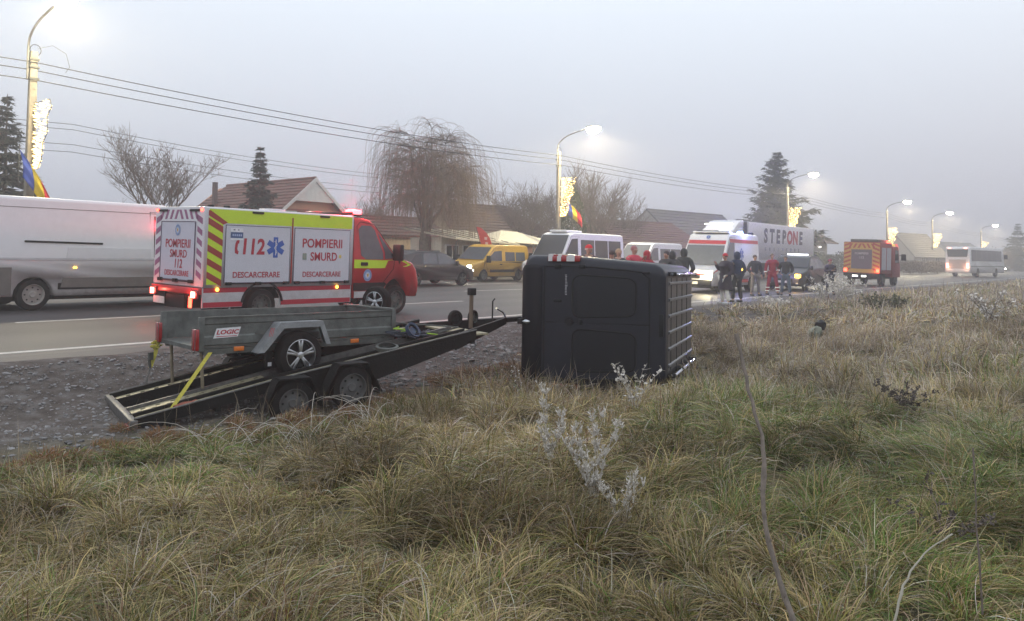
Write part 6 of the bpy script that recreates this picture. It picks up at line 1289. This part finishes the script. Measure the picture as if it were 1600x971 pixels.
m_peach = mat('peach_render', (.52, .27, .17), .9, var=.1, scale=2); m_beige = mat('beige_render', (.42, .33, .22), .9, var=.12, scale=2); m_grey = mat('grey_render', (.30, .28, .27), .9, var=.1, scale=2); m_wframe = mat('window_frame_white', (.6, .6, .58), .6); m_brown = mat('brown_boards', (.13, .06, .045), .8, var=.2)
def window(par, x0, x1, z0, z1, y, glass=None, fr=None):
    f_ = MB(); b_ = .07
    for q in ((x0-b_, x1+b_, z0-b_, z0), (x0-b_, x1+b_, z1, z1+b_), (x0-b_, x0, z0, z1), (x1, x1+b_, z0, z1), ((x0+x1)/2-.03, (x0+x1)/2+.03, z0, z1)): f_.box(q[0], q[1], y-.05, y-.003, q[2], q[3])
    w_ = obj('window', f_, fr or m_wframe, par); bx('pane', (x0, x1, y-.025, y-.004, z0, z1), glass or m_glass, w_); return w_
def house(name, label, loc, rz, W_, D, we, hr, wall, roof, axis='y', wins=(), over=.4, courses=12, chimney=None, hip=0., cat='house', gable=None):
    """local: front wall on y=0 facing -y, x in 0..W; axis: the direction of the ridge"""
    t = thing(name, label, cat, loc, rz); o = over
    if axis == 'y':
        w_ = MB(); w_.prism([(0, 0), (W_, 0), (W_, we), (W_/2, hr-.12), (0, we)], 0, D, 'y'); obj('wall', w_, wall, t)
        k = (hr-we)/(W_/2); ez = we-k*o
        tile_roof(t, (-o, -o, ez), (-o, D+o, ez), (W_/2, -o, hr), (W_/2, D+o-hip, hr), roof, courses); tile_roof(t, (W_+o, -o, ez), (W_+o, D+o, ez), (W_/2, -o, hr), (W_/2, D+o-hip, hr), roof, courses)
        v = MB(); v.prism([(-o, ez-.20), (W_/2, hr-.20), (W_+o, ez-.20), (W_+o, ez+.04), (W_/2, hr+.06), (-o, ez+.04)], -o-.06, -o-.005, 'y'); obj('verge_board', v, m_grey if gable is None else m_wframe, t)
        if gable:
            g = MB(); gz_ = we+(hr-we)*.45; hw_ = W_/2*(1-.45); g.prism([(W_/2-hw_, gz_), (W_/2+hw_, gz_), (W_/2, hr-.2)], -o+.01, -o+.05, 'y'); obj('gable_board', g, gable, t)
    else:
        w_ = MB(); w_.prism([(0, 0), (D, 0), (D, we), (D/2, hr-.12), (0, we)] if hip == 0 else [(0, 0), (D, 0), (D, we), (0, we)], 0, W_, 'x'); obj('wall', w_, wall, t)
        k = (hr-we)/(D/2); ez = we-k*o
        tile_roof(t, (-o, -o, ez), (W_+o, -o, ez), (hip, D/2, hr), (W_-hip, D/2, hr), roof, courses); tile_roof(t, (-o, D+o, ez), (W_+o, D+o, ez), (hip, D/2, hr), (W_-hip, D/2, hr), roof, courses)
        if hip:
            tile_roof(t, (W_+o, -o, ez), (W_+o, D+o, ez), (W_-hip, D/2, hr), (W_-hip+.01, D/2+.01, hr), roof, courses); tile_roof(t, (-o, -o, ez), (-o, D+o, ez), (hip, D/2, hr), (hip-.01, D/2+.01, hr), roof, courses)
    rc = MB(); rc.tube([(W_/2, -o, hr+.03), (W_/2, D+o-hip, hr+.03)] if axis == 'y' else [(hip, D/2, hr+.03), (W_-hip, D/2, hr+.03)], .10, 6); obj('ridge_cap', rc, roof, t)
    for (x0, x1, z0, z1) in wins: window(t, x0, x1, z0, z1, 0)
    if chimney: cx, cy_, cw, ct = chimney; bx('chimney', (cx-cw, cx+cw, cy_-cw, cy_+cw, we, ct), mat('chimney_brick', (.10, .06, .05), .9), t)
    return t
p = at(484, 50); H1 = house('house', 'peach house with a red tiled roof and white-trimmed gable, behind the rescue truck', (p.x-3.1, p.y, gzb), R(0), 6.2, 10.5, 3.3, 5.95, m_peach, m_tile, 'y', [(1.2, 2.0, 2.9, 3.8), (3.2, 3.9, 2.8, 3.7)], .5, 14, (1.3, 8.0, .13, 6.0), 1.5, gable=m_wframe)
bx('recess_shade_panel', (1.0, 3.0, -.02, .0, 2.5, 4.0), mat('shaded_brick', (.25, .11, .08), .9), H1)  # flat panel, the recess's shade put into its brick colour
p = at(598, 47); H2 = house('shed', 'beige outbuilding with a low sloping roof behind the rescue truck cab', (p.x, p.y, gzb), R(-6), 5.2, 5, 2.5, 3.6, m_beige, m_tileb, 'x', [], .3, 6, cat='shed')
p = at(728, 58); H3 = house('house', 'long house with a brown hipped roof behind the kiosk', (p.x-.5, p.y, gzb), R(-12), 10.5, 8, 2.5, 5.3, m_peach, m_tileb, 'x', [(7.2, 8.2, .9, 2.0)], .5, 14, None, 3.2)
p = at(716, 52); house('house', 'lower dark roofed annex in front of the hipped house', (p.x, p.y, gzb), R(-10), 5.0, 4, 2.5, 4.2, m_beige, mat('dull_brown_sheet', (.12, .08, .06), .8, var=.2), 'x', [], .4, 10)
# kiosk with its awnings
p = at(690, 42.5); K = thing('kiosk', 'pale roadside kiosk with small windows and a cream awning', 'kiosk', (p.x, p.y, gzb), R(-3))
bx('wall', (0, 4.2, 0, 2.5, 0, 2.2), mat('kiosk_cream', (.48, .44, .36), .8, var=.06), K)
for x0 in (.35, 1.6, 2.9): window(K, x0, x0+.85, 1.0, 1.75, 0)
m_aw = mat('cream_awning', (.50, .46, .36), .8, var=.08)
t = MB(); t.add([(-.4, -1.5, 2.15), (4.6, -1.5, 1.95), (5.2, .2, 2.35), (4.4, 2.6, 2.75), (-.4, 2.6, 2.75), (-.4, -1.5, 2.05), (4.6, -1.5, 1.85), (5.2, .2, 2.28), (4.4, 2.6, 2.65), (-.4, 2.6, 2.65)], [(0, 1, 2, 3, 4), (5, 6, 7, 8, 9), (0, 1, 6, 5), (1, 2, 7, 6), (2, 3, 8, 7), (3, 4, 9, 8), (4, 0, 5, 9)]); obj('awning', t, m_aw, K)
for k in range(6): t = MB(); t.tube([(-.4+1.0*k, -1.52, 2.16-.04*k), (-.4+.95*k, 2.6, 2.77)], .02, 4); obj('awning_rib', t, m_galvd, K)
for x_ in (-.3, 2.0, 4.5): t = MB(); t.tube([(x_, -1.45, 0), (x_, -1.45, 2.0)], .035, 6); obj('awning_post', t, m_galvd, K)
bx('counter', (.2, 4.0, -.35, 0, .92, .98), m_wood, K)
p = at(800, 47); K2 = thing('market_tent', 'wide cream canopy right of the kiosk, behind the yellow van', 'canopy', (p.x, p.y, gzb), R(-6))
t = MB(); t.add([(-2.6, -1.5, 2.05), (3.2, -1.5, 1.9), (3.2, 2.2, 1.9), (-2.6, 2.2, 2.05), (-.6, .3, 2.75), (.8, .3, 2.7)], [(0, 1, 5, 4), (1, 2, 5), (2, 3, 4, 5), (3, 0, 4)]); o = obj('canopy', t, m_aw, K2); s_ = o.modifiers.new('solid', 'SOLIDIFY'); s_.thickness = .04
for x_ in (-2.5, .3, 3.1): t = MB(); t.tube([(x_, -1.45, 0), (x_, -1.45, 2.0)], .035, 6); obj('canopy_post', t, m_galvd, K2)
bx('back_wall', (-2.5, 3.0, 1.9, 2.1, 0, 1.9), m_beige, K2)
p = at(762, 41); B = thing('banner_flag', 'leaning red feather banner beside the kiosk', 'banner', (p.x, p.y, gzb), R(-38)); t = MB(); t.v = []
for k in range(9):
    u_ = k/8; x = -.05-.42*u_-.12*u_*u_; z = .55+2.15*u_; wv = .62*(1-.15*u_) if k < 7 else .62*(1-.15*u_)*(.85 if k == 7 else .45); t.v += [(x, .03*math.sin(u_*5), z), (x+wv, .05*math.sin(u_*5+1), z-.05)]
t.f = [(2*k, 2*k+1, 2*k+3, 2*k+2) for k in range(8)]; o = obj('banner_cloth', t, mat('banner_red', (.42, .05, .04), .8, var=.1), B); s_ = o.modifiers.new('solid', 'SOLIDIFY'); s_.thickness = .01
t = MB(); t.tube([(0, 0, 0), (-.05, .01, .55), (-.6, .01, 2.7)], .02, 5); obj('banner_pole', t, m_galvd, B); text('BAR', .26, mat('banner_white', (.6, .5, .48), .7), B, (-.02, -.03, 1.6), (R(90), R(-75), 0), .01) if False else None
t = MB()
for k in range(5): t.box(-.12-.05*k+.14, -.12-.05*k+.28, .045, .06, 1.0+.26*k, 1.14+.26*k)
o = obj('banner_marks', t, mat('banner_white', (.5, .36, .34), .7), B); o.location = (0, -.13, 0)
p = at(980, 62); house('house', 'low house with a dark red roof between the minibus and the ambulance', (p.x, p.y, gzb), R(-14), 9.6, 8, 2.1, 4.35, m_beige, m_tiler, 'x', [(1.0, 2.0, .8, 1.8), (4, 5, .8, 1.8)], .4, 12)
p = at(1068, 78); house('house', 'grey roofed house behind the lorry cab', (p.x, p.y, gzb), R(-8), 14, 9, 2.6, 6.3, m_grey, m_tileg, 'x', [(2, 3.2, 1, 2.2)], .4, 12, None, 0)
p = at(1236, 90); H6 = house('house', 'brown roofed house with a deep overhang right of the lorry box', (p.x, p.y, gzb), R(-6), 9.5, 8, 4.0, 6.3, m_grey, m_tileb, 'x', [(5.5, 6.7, 1.2, 2.4), (7.5, 8.5, 1.2, 2.4)], 1.0, 10); lamp = bx('porch_lamp', (7.0, 7.2, -.3, -.1, 2.9, 3.05), m_headw, H6)
p = at(1428, 118); house('barn', 'big hazy barn with a steep brown roof behind the far fire truck', (p.x, p.y, gzb), R(-16), 9.5, 6, 2.6, 5.7, m_grey, m_tileg, 'x', [(2.2, 3.2, 1.2, 2.2), (6.2, 7.2, 1.2, 2.2)], .5, 12, cat='barn')
p = at(1500, 190); house('house', 'faint house far behind the coach', (p.x, p.y, gzb), R(-16), 16, 10, 3, 6.5, m_grey, m_tileg, 'x', [(2.2, 3.2, 1.2, 2.2)], .5, 8)
p = at(100, 62); house('house', 'low grey roofed house far left behind the white panel van', (p.x-6, p.y, gzb), R(0), 9, 8, 2.2, 3.3, m_grey, m_tileg, 'x', [], .4, 8)
# fence panels along the far verge
def fence(label, a, c, h, m, n_):
    a, c = Vector(a), Vector(c); t = thing('fence', label, 'fence', a, math.atan2(c.y-a.y, c.x-a.x)); L = (c-a).length
    for k in range(n_): bx('fence_board', (L*k/n_+.03, L*(k+1)/n_-.03, -.02, .02, .12, h*(1+.03*math.sin(k*3))), m, t)
    for k in range(int(L/2.5)+1): bx('fence_post', (min(L, k*2.5)-.06, min(L, k*2.5)+.06, .025, .13, 0, h+.1), m_conc, t)
    bx('fence_rail', (0, L, .022, .05, h*.7, h*.78), m, t)
fence('low board fence behind the minibus and the dark red roof house front', (44, 33.5, gzb), (66, 34.5, gzb), 1.5, m_brown, 60)
fence('low board fence behind the white panel van at the far left', (5, 33, gzb), (17, 33, gzb), 1.4, m_brown, 40)
# ---------------------------------------------------------------- haze: freezing mist
hz = MB().box(-950, 1050, -950, 950, -1.8, 14.0); hm_ = bpy.data.materials.new('pale_mist'); hm_.use_nodes = True; n = hm_.node_tree.nodes; l = hm_.node_tree.links; n.remove(n['Principled BSDF'])
pv = n.new('ShaderNodeVolumePrincipled'); pv.inputs['Color'].default_value = (.84, .83, .86, 1); pv.inputs['Density'].default_value = .0040; pv.inputs['Anisotropy'].default_value = .65
l.new(pv.outputs[0], n['Material Output'].inputs['Volume']); o = obj('haze', hz, hm_, kind='stuff'); o['label'] = 'freezing mist over the road and field'
